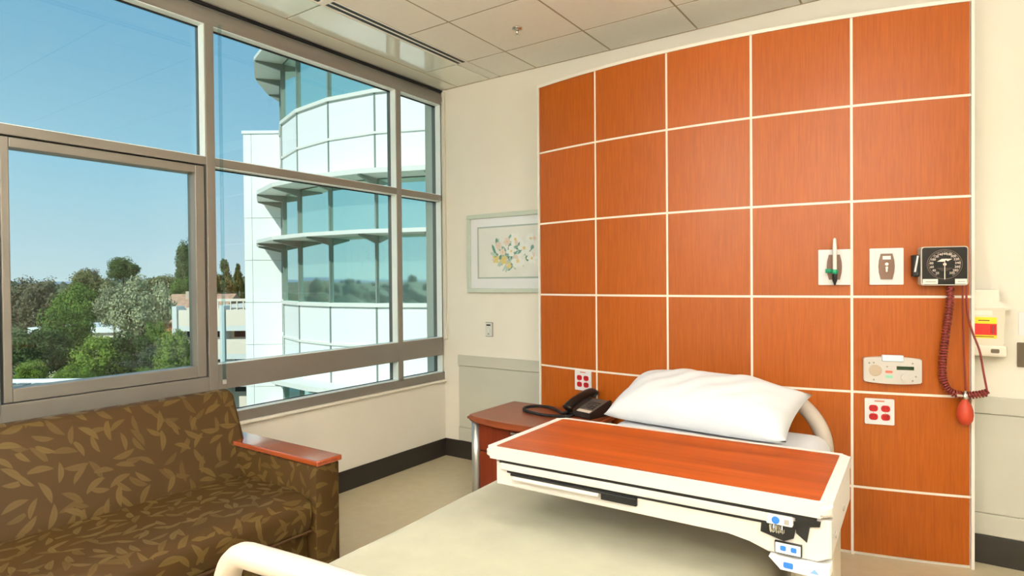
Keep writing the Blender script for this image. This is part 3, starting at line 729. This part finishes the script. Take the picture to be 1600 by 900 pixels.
def arch(yc, zt, half, zb, rad, name, infill, corner=.16, zi=.0, tilt=0.):
    pts = [(-half, yc, zb), (-half, yc, zt - corner - .04)]
    for k in range(9):
        a = R(180 - 90 * k / 8); pts.append((-half + corner + corner * math.cos(a), yc - tilt, zt - corner + corner * math.sin(a)))
    n2 = 8
    for k in range(1, n2): u = k / n2; pts.append((-half + corner + (2 * half - 2 * corner) * u, yc - tilt, zt + .012 * math.sin(PI * u)))
    for k in range(9):
        a = R(90 - 90 * k / 8); pts.append((half - corner + corner * math.cos(a), yc - tilt, zt - corner + corner * math.sin(a)))
    pts += [(half, yc, zt - corner - .04), (half, yc, zb)]
    o = obj(name, T(smooth_path(pts, 3), rad, 14, flat=.9), M['bedplastic'], bed, True)
    obj(name + '_panel', Pm(infill, 'y', yc - tilt - .018, yc - tilt + .018), M['bedplastic'], o)
    return o
arch(1.325, .888, .474, .30, .042, 'headboard', [(-.30, .30), (.30, .30), (.30, .70), (.22, .885), (-.22, .885), (-.30, .70)], corner=.27)
arch(-1.215, .872, .485, .30, .030, 'footboard', [(-.40, .30), (.40, .30), (.40, .74), (.26, .872), (-.26, .872), (-.31, .84), (-.36, .78), (-.40, .70)], corner=.085)
# bedspread tucked over the mattress
sp = slab('bedspread', -.520, .520, -1.15, .62, .50, ZM + .022, .085, M['spread'], None, nx=56, ny=80, amp=.005, seed=7)
sp.location = BED; sp.rotation_euler = (0, 0, BR)
tag(sp, 'smooth sage beige bedspread covering the bed below the overbed table', 'bedspread')
# pillow
bm = bmesh.new(); NU, NV = 40, 28; rng = random.Random(3); top = []; bot = []
PW, PD, PT = .44, .215, .20
for j in range(NV + 1):
    rt = []; rb = []
    for i in range(NU + 1):
        u, v = -1 + 2 * i / NU, -1 + 2 * j / NV
        e = max(0, (1 - abs(u) ** 3.2)) ** .55 * max(0, (1 - abs(v) ** 2.8)) ** .6
        pin = 1 - .10 * (1 - abs(u)) * 0 - .06 * (1 - u * u) * 0
        x = u * PW * (1 - .05 * (1 - v * v) * abs(u)); y = v * PD * (1 - .05 * (1 - u * u) * abs(v))
        if u > .86: x += (u - .86) * .25
        wr = .006 * math.sin(9 * u + 4 * v + 1) * e + .004 * math.sin(17 * u - 11 * v) * e
        rt.append(bm.verts.new((x, y, PT * .72 * e + wr + .006))); rb.append(bm.verts.new((x, y, -PT * .28 * e - .006)) if 0 < i < NU and 0 < j < NV else None)
    top.append(rt); bot.append(rb)
for j in range(NV + 1):
    for i in range(NU + 1):
        if bot[j][i] is None: bot[j][i] = top[j][i]
for j in range(NV):
    for i in range(NU):
        bm.faces.new((top[j][i], top[j][i + 1], top[j + 1][i + 1], top[j + 1][i]))
        q = [bot[j][i], bot[j + 1][i], bot[j + 1][i + 1], bot[j][i + 1]]
        try: bm.faces.new(q)
        except ValueError: pass
pil = obj('pillow', bm, M['linen'], None, True)
pil.location = (2.43, -.855, .825); pil.rotation_euler = Euler((R(20), R(0), R(-6)))
tag(pil, 'plump white pillow in a linen case at the head of the bed', 'pillow')

# ================================================================== OVERBED TABLE
tb = thing('overbed_table', 'cream overbed table with cherry inlay top standing over the bed', 'overbed table', (2.764, -2.247, 0), R(1.3))
HX, HY, ZT = .462, .235, .970
bm = Pm([(x, y) for x, y in rrect(-HX, HX, -HY, HY, .022, 6)], 'z', ZT - .030, ZT)
bmesh.ops.bevel(bm, geom=[e for e in bm.edges if abs(e.verts[0].co.z - e.verts[1].co.z) < 1e-6], offset=.008, segments=3, affect='EDGES')
auto(obj('tray_rim', bm, M['plastic'], tb), 40)
obj('wood_inlay', Pm(rrect(-HX + .026, HX - .026, -HY + .026, HY - .026, .006, 3), 'z', ZT - .004, ZT + .0012), M['tablewood'], tb)
obj('shadow_gap', B(-HX + .05, HX - .03, -HY + .008, HY - .02, ZT - .041, ZT - .029), M['black'], tb)
sd_ = obj('slide_tray', B(-HX + .055, .335, -HY + .004, HY - .02, ZT - .060, ZT - .040, bev=.003), M['plastic'], tb)
obj('shadow_gap', B(-HX + .075, .33, -HY + .010, HY - .03, ZT - .067, ZT - .059), M['black'], tb)
# lower body
pts = [(-HX + .035, ZT - .036), (-HX + .052, ZT - .036), (-HX + .062, ZT - .066), (.335, ZT - .066), (.345, ZT - .036), (HX - .002, ZT - .036), (HX - .002, ZT - .118), (HX - .03, ZT - .132), (.33, ZT - .132), (.29, ZT - .112), (.24, ZT - .108), (-HX + .035, ZT - .108)]
bm = Pm(pts, 'y', -HY + .012, HY - .015)
bmesh.ops.bevel(bm, geom=[e for e in bm.edges if abs(e.verts[0].co.y - e.verts[1].co.y) < 1e-6], offset=.004, segments=1, affect='EDGES')
bd = obj('table_body', bm, M['plastic'], tb)
obj('drawer_lip', B(-HX + .10, -.09, -HY - .004, -HY + .02, ZT - .082, ZT - .073, bev=.003), M['plastic'], tb)
obj('drawer_shadow', B(-HX + .09, .0, -HY + .006, -HY + .013, ZT - .073, ZT - .066), M['black'], tb)
obj('latch', B(-.085, .015, -HY + .004, -HY + .016, ZT - .088, ZT - .068, bev=.002), M['black'], tb)
# height control group on the right
obj('control_recess', Pm([(.318, ZT - .052), (.392, ZT - .050), (.385, ZT - .088), (.365, ZT - .098), (.315, ZT - .086)], 'y', -HY + .007, -HY + .013), M['black'], tb)
obj('recess_shadow', Pm([(.388, ZT - .040), (.440, ZT - .040), (.438, ZT - .052), (.418, ZT - .056), (.412, ZT - .092), (.39, ZT - .075)], 'y', -HY + .0085, -HY + .013), M['black'], tb)
wheel = obj('spring_catch', T([(.335 + .03 * k / 40, -HY + .004 + .004 * math.cos(k * 1.1), ZT - .072 + .009 * math.sin(k * 1.1)) for k in range(41)], .0018, 5), M['steel'], tb)
k1 = obj('control_lever', B(.330, .385, -HY - .006, -HY + .012, ZT - .060, ZT - .040, bev=.003), M['white'], tb)
obj('blue_icon', disc(.350, ZT - .049, .0085, -HY - .006, -HY - .0075, 16), M['blue'], k1)
obj('blue_icon', B(.368, .378, -HY - .0075, -HY - .006, ZT - .055, ZT - .044), M['grey'], k1)
p1 = obj('instruction_plate', B(.346, .402, -HY + .004, -HY + .012, ZT - .126, ZT - .100), M['black'], tb)
obj('plate_face', B(.348, .400, -HY + .002, -HY + .0045, ZT - .124, ZT - .102), M['white'], p1)
for x in (.358, .380): obj('blue_icon', Pm(rrect(x, x + .012, ZT - .118, ZT - .107, .003), 'y', -HY + .001, -HY + .0025), M['blue'], p1)
lv = obj('height_lever', Pm([(.335, ZT - .134), (.346, ZT - .132), (.458, ZT - .134), (.458, ZT - .158), (.36, ZT - .158)], 'y', -HY - .006, -HY + .05), M['white'], tb)
obj('blue_icon', Pm(rrect(.366, .386, ZT - .152, ZT - .139, .003), 'y', -HY - .0072, -HY - .006), M['blue'], lv)
obj('blue_icon', Pm([(.420, ZT - .151), (.438, ZT - .151), (.429, ZT - .141)], 'y', -HY - .0072, -HY - .006), mat('pale blue print', S(120, 160, 205), .5), lv)
for z, y in ((ZT - .09, -.15), (ZT - .085, .03)): obj('side_screw', T([(HX - .004, y, z), (HX + .001, y, z)], .008, 10), M['grey'], tb)
obj('column', Pm(rrect(.345, .445, -.03, .15, .02), 'z', .08, ZT - .10), M['tcol'], tb)
obj('column_sleeve', Pm(rrect(.355, .452, .02, .185, .02), 'z', .07, .62), M['plastic'], tb)
obj('foot_base', B(-.30, .46, .02, .13, .045, .085, bev=.012), M['tcol'], tb)
obj('foot_base', B(.36, .45, -.25, .36, .045, .09, bev=.012), M['tcol'], tb)
for x, y in ((-.27, .075), (.405, -.22), (.405, .33)): obj('caster', lathe(bmesh.new(), [(.015, -.012), (.025, -.01), (.025, .01), (.015, .012)], 14, Matrix.Translation((x, y, .025)) @ Matrix.Rotation(R(90), 4, 'Y')), M['grey'], tb)

# ================================================================== SOFA
so = thing('sofa', 'brown leaf patterned sofa bed with wood capped arms under the window', 'sofa', (0, 0, 0))
def cloth(name, bm, parent=None, ang=40):
    o = obj(name, bm, M['sfabric'], parent or so); auto(o, ang); box_uv(o); return o
YA, YB, YE = -2.02, -2.155, -4.05
# back cushion: reclined, softly crowned
bm = bmesh.new(); pts = [(.17, .06), (.42, .06), (.50, .46), (.475, .52), (.345, .872), (.325, .892), (.295, .900), (.255, .896), (.235, .87)]
prism(bm, pts, 'y', -2.095, YE - .02)
bmesh.ops.bevel(bm, geom=[e for e in bm.edges if abs(e.verts[0].co.y - e.verts[1].co.y) < 1e-6], offset=.018, segments=3, affect='EDGES')
cloth('back_cushion', bm)
# seat cushion
bm = bmesh.new(); pts = [(.40, .33), (1.055, .33), (1.068, .36), (1.075, .42), (1.06, .462), (1.02, .486), (.92, .492), (.70, .487), (.40, .482)]
prism(bm, pts, 'y', YB - .004, YE)
bmesh.ops.bevel(bm, geom=[e for e in bm.edges if abs(e.verts[0].co.y - e.verts[1].co.y) < 1e-6], offset=.014, segments=3, affect='EDGES')
cloth('seat_cushion', bm)
cloth('base_front', B(.30, 1.03, YE, YB - .004, .07, .326, bev=.008))
cap = wood('arm cap wood', S(150, 62, 28), S(176, 84, 42), 'x', rough=.14, coat=1., spec=1.); cap.node_tree.nodes['Principled BSDF'].inputs['Coat IOR'].default_value = 2.0; cap.node_tree.nodes['Principled BSDF'].inputs['Coat Roughness'].default_value = .08
for ya, yb in ((YB, YA), (YE - .135, YE)):
    a = cloth('arm', B(.12, 1.085, ya, yb, .05, .622, bev=.01))
    obj('arm_cap', B(.12, 1.10, ya - .004, yb + .004, .624, .650, bev=.005), cap, a)
for x in (.2, 1.0):
    for y in (-2.09, YE - .07): obj('sofa_foot', B(x - .03, x + .03, y - .03, y + .03, 0, .055), M['black'], so)
# welt along the seam between seat and base
obj('piping', T([(1.062, YB - .01, .329), (1.062, YE, .329)], .006, 6), mat('piping', S(70, 46, 18), .7), so)

# ================================================================== OUTSIDE
GZ = -12.5
def out_pt(px, D, z=0.):      # a spot D metres ahead of the building line of sight, px across in the 1600 wide frame
    k = (px - 800) / 964.43
    return Vector((CAM.x + D * (cf.x + k * cr.x), CAM.y + D * (cf.y + k * cr.y), z))
def zz(px, py, D): return CAM.z - (py - (438.6 + .0087 * (800 - px))) / 964.43 * D

M['tw'] = mat('white cladding', S(238, 240, 236), .45, var=.015, vscale=.7)
M['trail'] = mat('tower rail', S(232, 232, 222), .45)
M['tmull'] = mat('tower mullion', S(126, 138, 128), .4)
tg2 = bpy.data.materials.new('teal reflective glass'); tg2.use_nodes = True
b = tg2.node_tree.nodes['Principled BSDF']; b.inputs['Base Color'].default_value = S(206, 240, 230); b.inputs['Metallic'].default_value = .9; b.inputs['Roughness'].default_value = .03
M['tglass'] = tg2
TC = Vector((-7.40, 10.30)); TR = 5.5; TA = 13.4
def tp(i, z, r=TR, f=0.):
    a = R(TA * i); return Vector((TC.x + r * math.sin(a), TC.y - r * math.cos(a), z))
def facet(i, z0, z1, r0, r1, inset=0.):
    bm = bmesh.new(); vv = []
    for r_ in (r0, r1):
        a0, a1 = tp(i, 0, r_), tp(i + 1, 0, r_); d = (a1 - a0).normalized() * inset
        for p, z in ((a0 + d, z0), (a1 - d, z0), (a1 - d, z1), (a0 + d, z1)): vv.append(bm.verts.new((p.x, p.y, z)))
    a, b = vv[:4], vv[4:]
    bm.faces.new(a[::-1]); bm.faces.new(b)
    for k in range(4): bm.faces.new((a[k], a[(k + 1) % 4], b[(k + 1) % 4], b[k]))
    return bm
tw = thing('glass_tower', 'rounded white and teal glass tower wing outside the window', 'building')
I0, I1 = -7, 5; FL = 4.41
obj('tower_core', Pm([tuple(tp(i, 0, TR - .12).xy) for i in range(I0, I1 + 1)] + [(TC.x + 3, TC.y + 3), (TC.x - 4, TC.y + 3)], 'z', GZ, 12.0), M['tmull'], tw)
for fl in (-1, 0, 1):
    z = fl * FL
    for i in range(I0, I1):
        if fl >= -0 or i > -4:
            obj('glass_pane', facet(i, z + 1.02, z + 2.42, TR - .10, TR - .04, .012), M['tglass'], tw)
            obj('glass_pane', facet(i, z + 2.50, z + 3.58, TR - .10, TR - .04, .012), M['tglass'], tw)
            obj('spandrel_panel', facet(i, z - .80, z + .10, TR - .10, TR, .012), M['tw'], tw)
            obj('spandrel_panel', facet(i, z + .15, z + .94, TR - .10, TR, .012), M['tw'], tw)
        obj('sill_rail', facet(i, z + .94, z + 1.02, TR - .1, TR + .05), M['trail'], tw)
        obj('middle_rail', facet(i, z + .10, z + .15, TR - .1, TR + .03), M['trail'], tw)
        obj('sunshade', facet(i, z + 2.42, z + 2.50, TR - .02, TR + .62), M['trail'], tw)
        obj('sunshade', facet(i, z + 3.60, z + 3.70, TR - .02, TR + .60), M['trail'], tw)
    for i in range(I0, I1 + 1):
        p = tp(i, 0, TR - .02)
        obj('mullion', B(-.018, .018, -.035, .03, z - .8, z + 3.6), M['tmull'], tw, loc=p, rotz=R(TA * i))
        for hz in (2.42, 3.60):
            br = obj('bracket', Pm([(0, 0), (-.58, 0), (-.58, -.03), (0, -.16)], 'x', -.03, .03), M['tmull'], tw, loc=tp(i, z + hz, TR), rotz=R(TA * i))
for i in range(I0, I1):
    obj('spandrel_panel', facet(i, FL * 2 - .8, FL * 2 + .94, TR - .10, TR, .012), M['tw'], tw)

# white panel clad wing that runs into the tower
sp0 = out_pt(383, 17.0)
wc = thing('panel_clad_wing', 'flat white panel clad wall wing standing left of the glass tower', 'building', (sp0.x, sp0.y, 0), YAW)
obj('wing_core', B(.02, 1.28, .04, .6, GZ, 5.58), M['trail'], wc)
zt = 5.56; k = 0
while zt > -7:
    for x0, x1 in ((0, .21), (.222, 1.3)): obj('cladding_panel', B(x0, x1, 0, .045, zt - 1.148, zt), M['tw'], wc)
    zt -= 1.16
obj('parapet_cap', B(-.03, 1.3, -.03, .62, 5.56, 5.64), M['tw'], wc)

# apartment-like white balcony building
D = 46.0; o0 = out_pt(272, D)
bb = thing('balcony_building', 'low white building with stacked balconies and roof railing beyond the trees', 'building', (o0.x, o0.y, 0), YAW)
def bx_(px): return (px - 272) / 964.43 * D
cw = mat('warm white render', S(240, 228, 208), .7); pb = mat('pale pier', S(224, 230, 224), .6); dk = mat('dark glazing', S(44, 58, 58), .15, spec=.8)
obj('building_core', B(bx_(272), bx_(420), .8, 12, GZ, zz(330, 482, D)), cw, bb)
for y0, y1 in ((484, 517), (530, 561), (574, 604)):
    for p0, p1 in ((279, 346), (354, 420)):
        obj('balcony_front', B(bx_(p0), bx_(p1), -.2, .0, zz(340, y1 - 8, D), zz(340, y0, D)), cw, bb)
        obj('balcony_slab', B(bx_(p0), bx_(p1), -.2, .8, zz(340, y1, D), zz(340, y1 - 8, D)), pb, bb)
        for q in range(3):
            xa = bx_(p0) + .2 + q * (bx_(p1) - bx_(p0) - .4) / 3
            obj('window', B(xa, xa + (bx_(p1) - bx_(p0) - .4) / 3 - .12, .74, .82, zz(340, y1 + 11, D), zz(340, y1 + 1, D)), dk, bb)
for p in (272, 346): obj('pier', B(bx_(p), bx_(p + 7), -.35, .8, GZ, zz(340, 478, D)), pb, bb)
rl = obj('roof_rail', B(bx_(336), bx_(420), .1, .18, zz(340, 471, D), zz(340, 467, D)), cw, bb)
for p in range(338, 420, 10): obj('rail_post', B(bx_(p), bx_(p + 1.5), .1, .18, zz(340, 485, D), zz(340, 470, D)), cw, bb)

# red tile roof house
D = 62.0; o1 = out_pt(226, D)
rh = thing('tile_roof_house', 'house with long terracotta tile roof behind the silvery tree', 'house', (o1.x, o1.y, 0), YAW)
hwid = (330 - 226) / 964.43 * D
obj('house_wall', B(.2, hwid, .6, 9, GZ, zz(265, 505, D)), mat('terracotta wall', S(196, 128, 90), .8), rh)
rt = mat('terracotta tiles', S(190, 150, 122), .85, var=.22, vscale=2.5, bump=.6, bscale=6)
zr0, zr1 = zz(265, 506, D), zz(265, 461, D)
obj('tile_roof', Pm([(0, zr0), (.0, zr0 + .15), (5, zr1), (10, zr0 + .15), (10, zr0)], 'x', 0, hwid + .3), rt, rh)
obj('chimney', B(2.0, 2.6, 4, 4.7, zr1 - .8, zr1 + .3), mat('chimney', S(200, 180, 160), .8), rh)

# low white building among the trees
D = 72.0; o2 = out_pt(50, D)
lw = thing('low_white_building', 'low white flat roofed building half hidden among the green trees', 'building', (o2.x, o2.y, 0), YAW)
wd = (200 - 50) / 964.43 * D
obj('wall', B(0, wd, 0, 8, GZ, zz(120, 520, D)), cw, lw)
obj('roof_edge', B(-.3, wd + .3, -.4, 8.3, zz(120, 520, D), zz(120, 511, D)), M['tw'], lw)
for q in range(8): obj('window', B(.6 + q * 1.35, 1.5 + q * 1.35, -.05, .02, zz(120, 545, D), zz(120, 528, D)), dk, lw)

# near flat roof below the window
D = 30.0; o3 = out_pt(-120, D)
fr_ = thing('flat_roof_annex', 'near flat pale roof with parapet just below the trees', 'building', (o3.x, o3.y, 0), YAW)
wd = (300 + 120) / 964.43 * D; zr = zz(120, 592, D)
obj('annex_wall', B(0, wd, -14, 0, GZ, zr - .25), cw, fr_)
obj('roof_membrane', B(.15, wd - .15, -13.8, -.15, zr - .25, zr - .12), mat('pale roof membrane', S(226, 224, 214), .8, var=.06, vscale=.6), fr_)
for q in ((0, wd, -.2, 0), (0, wd, -14, -13.8), (0, .2, -13.8, -.2), (wd - .2, wd, -13.8, -.2)): obj('parapet', B(*q, zr - .25, zr + .02), M['tw'], fr_)
for q in range(5): obj('roof_vent', B(4.6 + q * .7, 5.1 + q * .7, -2.2, -1.7, zr - .12, zr + .08), mat('vent grey', S(120, 124, 118), .6) if q == 0 else bpy.data.materials['vent grey'], fr_)

# ------------------------------------------------------------------ trees
def leafmat(name, c, var=.25):
    m = mat(name, c, .7, var=var, vscale=.9, spec=.25, obrand=.12); return m
LM = {'dark': leafmat('dark foliage', S(74, 94, 46)), 'mid': leafmat('green foliage', S(104, 130, 54)), 'bright': leafmat('bright foliage', S(126, 150, 56)),
      'sage': leafmat('silvery foliage', S(158, 162, 124)), 'olive': leafmat('olive foliage', S(126, 126, 76)), 'grey': leafmat('grey brown foliage', S(116, 112, 84)), 'pine': leafmat('pine foliage', S(84, 104, 54))}
BARK = mat('bark', S(104, 86, 66), .9, var=.2, vscale=3)
def crown_mesh(seed, kind):
    rng = random.Random(seed); V = []; F = []
    clumps = []
    nc = 46 if kind != 'cone' else 40
    for k in range(nc):
        while True:
            p = Vector((rng.uniform(-1, 1), rng.uniform(-1, 1), rng.uniform(-1, 1)))
            if .35 < p.length < 1: break
        p = p.normalized() * rng.uniform(.55, .82)
        if kind == 'umbrella' and p.z < -.2: p.z *= .5
        if kind == 'cone': s = (1 - (p.z + 1) / 2) * .95 + .12; p.x *= s; p.y *= s; p.z *= 1.15
        clumps.append((p, rng.uniform(.18, .34) * (1 if kind != 'cone' else .7)))
    # solid inner lumps keep the crown opaque
    bm = bmesh.new()
    for p, r_ in clumps[:26] + [(Vector((0, 0, -.1)), .55 if kind != 'cone' else .3)]:
        g = bmesh.ops.create_icosphere(bm, subdivisions=1, radius=r_ * .45)['verts']
        for v in g: v.co = v.co * rng.uniform(.85, 1.1) + p * .9
    bm.verts.index_update()
    V = [tuple(v.co) for v in bm.verts]; F = [tuple(v.index for v in f.verts) for f in bm.faces]; nsm = len(F); bm.free()
    for p, r_ in clumps:
        for q in range(260):
            d = Vector((rng.gauss(0, 1), rng.gauss(0, 1), rng.gauss(0, 1))).normalized(); c = p + d * r_ * rng.uniform(.4, 1.25)
            a = Vector((rng.gauss(0, 1), rng.gauss(0, 1), rng.gauss(0, 1))).normalized(); e = (d + a * .8).normalized()
            t1 = e.cross(a).normalized() * rng.uniform(.028, .055); t2 = e.cross(t1).normalized() * rng.uniform(.018, .034)
            i = len(V); V += [tuple(c + t1), tuple(c + t2), tuple(c - t1), tuple(c - t2)]; F.append((i, i + 1, i + 2, i + 3))
    me = bpy.data.meshes.new('crown'); me.from_pydata(V, [], F); me.update()
    for p in me.polygons[:nsm]: p.use_smooth = True
    return me
CM = {}
def tree(name, label, px, py, hw_, hh, D, leaf, kind='round', seed=1, group='trees outside the window'):
    key = (kind, seed % 4, leaf)
    if key not in CM:
        me = crown_mesh(seed % 4 + (10 if kind == 'cone' else 20 if kind == 'umbrella' else 0), kind); me.materials.append(LM[leaf]); CM[key] = me
    p = out_pt(px, D); zc = zz(px, py, D); rx = hw_ / 964.43 * D; rz = hh / 964.43 * D
    t = thing(name, label, 'tree', (p.x, p.y, GZ), seed * 1.3, group)
    cr_ = bpy.data.objects.new('crown', CM[key]); COL.objects.link(cr_); cr_.parent = t; cr_.location = (0, 0, zc - GZ); cr_.scale = (rx, rx, rz)
    tr_ = max(.12, rx * .07)
    obj('trunk', T([(0, 0, 0), (tr_ * .3, 0, (zc - GZ) * .5), (0, 0, zc - GZ)], [tr_ * 1.3, tr_, tr_ * .6], 8), BARK, t, True)
TREES = [
 ('broadleaf_tree', 'dark green tree at the lower left edge of the opening sash view', 62, 552, 48, 48, 38, 'dark', 'round', 1),
 ('broadleaf_tree', 'tall dark olive tree standing in front of the low white building', 104, 530, 42, 58, 42, 'mid', 'round', 2),
 ('broadleaf_tree', 'bright green bushy tree at bottom centre of the sash view', 158, 562, 46, 42, 39, 'bright', 'round', 3),
 ('shrub_tree', 'small bright green shrub directly above the near flat roof at left', 46, 585, 27, 22, 34, 'bright', 'round', 4),
 ('shrub_tree', 'low bright shrub above the flat roof between two darker trees', 112, 590, 28, 20, 33, 'bright', 'round', 6),
 ('broadleaf_tree', 'blue green tree at the foot of the silvery tree', 205, 560, 42, 46, 40, 'dark', 'round', 5),
 ('olive_tree', 'large silvery sage tree in the middle of the view', 222, 490, 46, 62, 50, 'sage', 'round', 6),
 ('broadleaf_tree', 'mid green tree right of the silvery tree before the house wall', 244, 535, 22, 36, 44, 'mid', 'round', 23),
 ('olive_tree', 'smaller silvery tree crown left of the large sage one', 178, 478, 28, 36, 56, 'sage', 'round', 7),
 ('broadleaf_tree', 'yellow green tree in front of the white balcony building', 276, 560, 36, 44, 38, 'bright', 'round', 8),
 ('shrub_tree', 'rounded light green shrub in front of the yellow green tree', 245, 592, 38, 22, 34, 'bright', 'round', 9),
 ('broadleaf_tree', 'deep green tree behind the low white building', 118, 482, 38, 42, 86, 'mid', 'round', 10),
 ('broadleaf_tree', 'grey brown tree far left behind the dark trees', 52, 476, 44, 46, 99, 'grey', 'round', 11),
 ('broadleaf_tree', 'olive crown rising left of the tall umbrella pine', 140, 458, 36, 34, 95, 'olive', 'round', 12),
 ('broadleaf_tree', 'thin topped grey green tree reaching the skyline', 137, 440, 20, 24, 110, 'grey', 'round', 13),
 ('umbrella_pine', 'tall dark umbrella pine standing above the skyline', 193, 424, 24, 24, 92, 'pine', 'umbrella', 14),
 ('broadleaf_tree', 'wide pale green tree behind the terracotta roof', 255, 452, 36, 24, 100, 'olive', 'round', 15),
 ('conifer', 'tall dark tree at the right edge of the sash view', 292, 425, 20, 48, 88, 'pine', 'round', 16),
 ('broadleaf_tree', 'green tree below the tall one at the right edge of sash', 288, 455, 26, 26, 84, 'mid', 'round', 17),
 ('pine_tree', 'yellow green pine behind the roof railing beside the mullion', 350, 444, 26, 36, 74, 'olive', 'cone', 18),
 ('pine_tree', 'slim dark pine against the white clad wing', 372, 448, 15, 40, 80, 'pine', 'cone', 19),
 ('pine_tree', 'short pine right behind the mullion over the railing', 335, 452, 18, 26, 70, 'pine', 'cone', 20),
]
for a in TREES: tree(*a)

# distant woodland: too many to count
def woodland():
    rng = random.Random(9); base = bmesh.new(); bmesh.ops.create_icosphere(base, subdivisions=1, radius=1)
    bv = [v.co.copy() for v in base.verts]; bf = [[v.index for v in f.verts] for f in base.faces]; base.free()
    V = []; F = []
    for k in range(5200):
        a = rng.uniform(0, 2 * PI) if k % 4 == 0 else YAW + rng.uniform(.15, .80)
        D = 136 * (8 ** rng.random()); x, y = CAM.x - D * math.sin(a), CAM.y + D * math.cos(a)
        r_ = rng.uniform(2.5, 5.5); z = terr(D, a) + r_ * .5; i = len(V); sc = (rng.uniform(.8, 1.3), rng.uniform(.8, 1.3), rng.uniform(.8, 1.6))
        for c in bv: q = rng.uniform(.8, 1.15); V.append((x + c.x * r_ * sc[0] * q, y + c.y * r_ * sc[1] * q, z + c.z * r_ * sc[2] * q))
        F += [tuple(j + i for j in f) for f in bf]
    me = bpy.data.meshes.new('distant_woodland'); me.from_pydata(V, [], F); me.update()
    o = link('distant_woodland', me, mat('woodland foliage', S(92, 100, 70), .8, var=.4, vscale=.12), smooth=True)
    tag(o, 'grey green woodland covering the distant slopes', 'woodland', kind='stuff')
def terr(D, a):
    u = min(1, max(0, (D - 40) / 700))
    return GZ + u * 11.5 + 1.8 * math.sin(a * 5 + D * .006) * u + (2.2 * math.sin(a * 13 + 1) + 1.2 * math.sin(a * 29)) * u
woodland()
V = []; F = []; NA, rad = 180, [0.5, 25, 60, 100, 150, 220, 320, 450, 620, 800, 1100, 1600]
for r_ in rad:
    for k in range(NA):
        a = 2 * PI * k / NA; V.append((CAM.x - r_ * math.sin(a), CAM.y + r_ * math.cos(a), terr(r_, a) if r_ <= 1100 else GZ))
for i in range(len(rad) - 1):
    for k in range(NA): F.append((i * NA + k, i * NA + (k + 1) % NA, (i + 1) * NA + (k + 1) % NA, (i + 1) * NA + k))
F.append(tuple(range(NA)))
me = bpy.data.meshes.new('terrain'); me.from_pydata(V, [], F); me.update()
tag(link('terrain', me, mat('scrub ground', S(112, 112, 80), .9, var=.4, vscale=.05), smooth=True), kind='structure')
# far mountains, distance haze put into their blue grey colour
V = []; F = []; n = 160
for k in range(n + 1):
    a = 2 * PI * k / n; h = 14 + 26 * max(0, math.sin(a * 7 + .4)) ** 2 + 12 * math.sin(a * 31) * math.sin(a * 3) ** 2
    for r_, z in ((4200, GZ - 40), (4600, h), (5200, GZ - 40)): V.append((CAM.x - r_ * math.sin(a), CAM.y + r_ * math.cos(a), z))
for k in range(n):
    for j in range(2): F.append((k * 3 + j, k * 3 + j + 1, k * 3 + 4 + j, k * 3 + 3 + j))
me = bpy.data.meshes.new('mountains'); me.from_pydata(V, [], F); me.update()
tag(link('mountains', me, mat('haze blue slopes', S(146, 160, 178), .9, var=.1, vscale=.004)), kind='structure')
# the storeys below this room
tag(obj('wall_lower_storeys', B(-.2, XR + .2, YF - .2, .2, GZ, -.21), M['tw']), kind='structure')
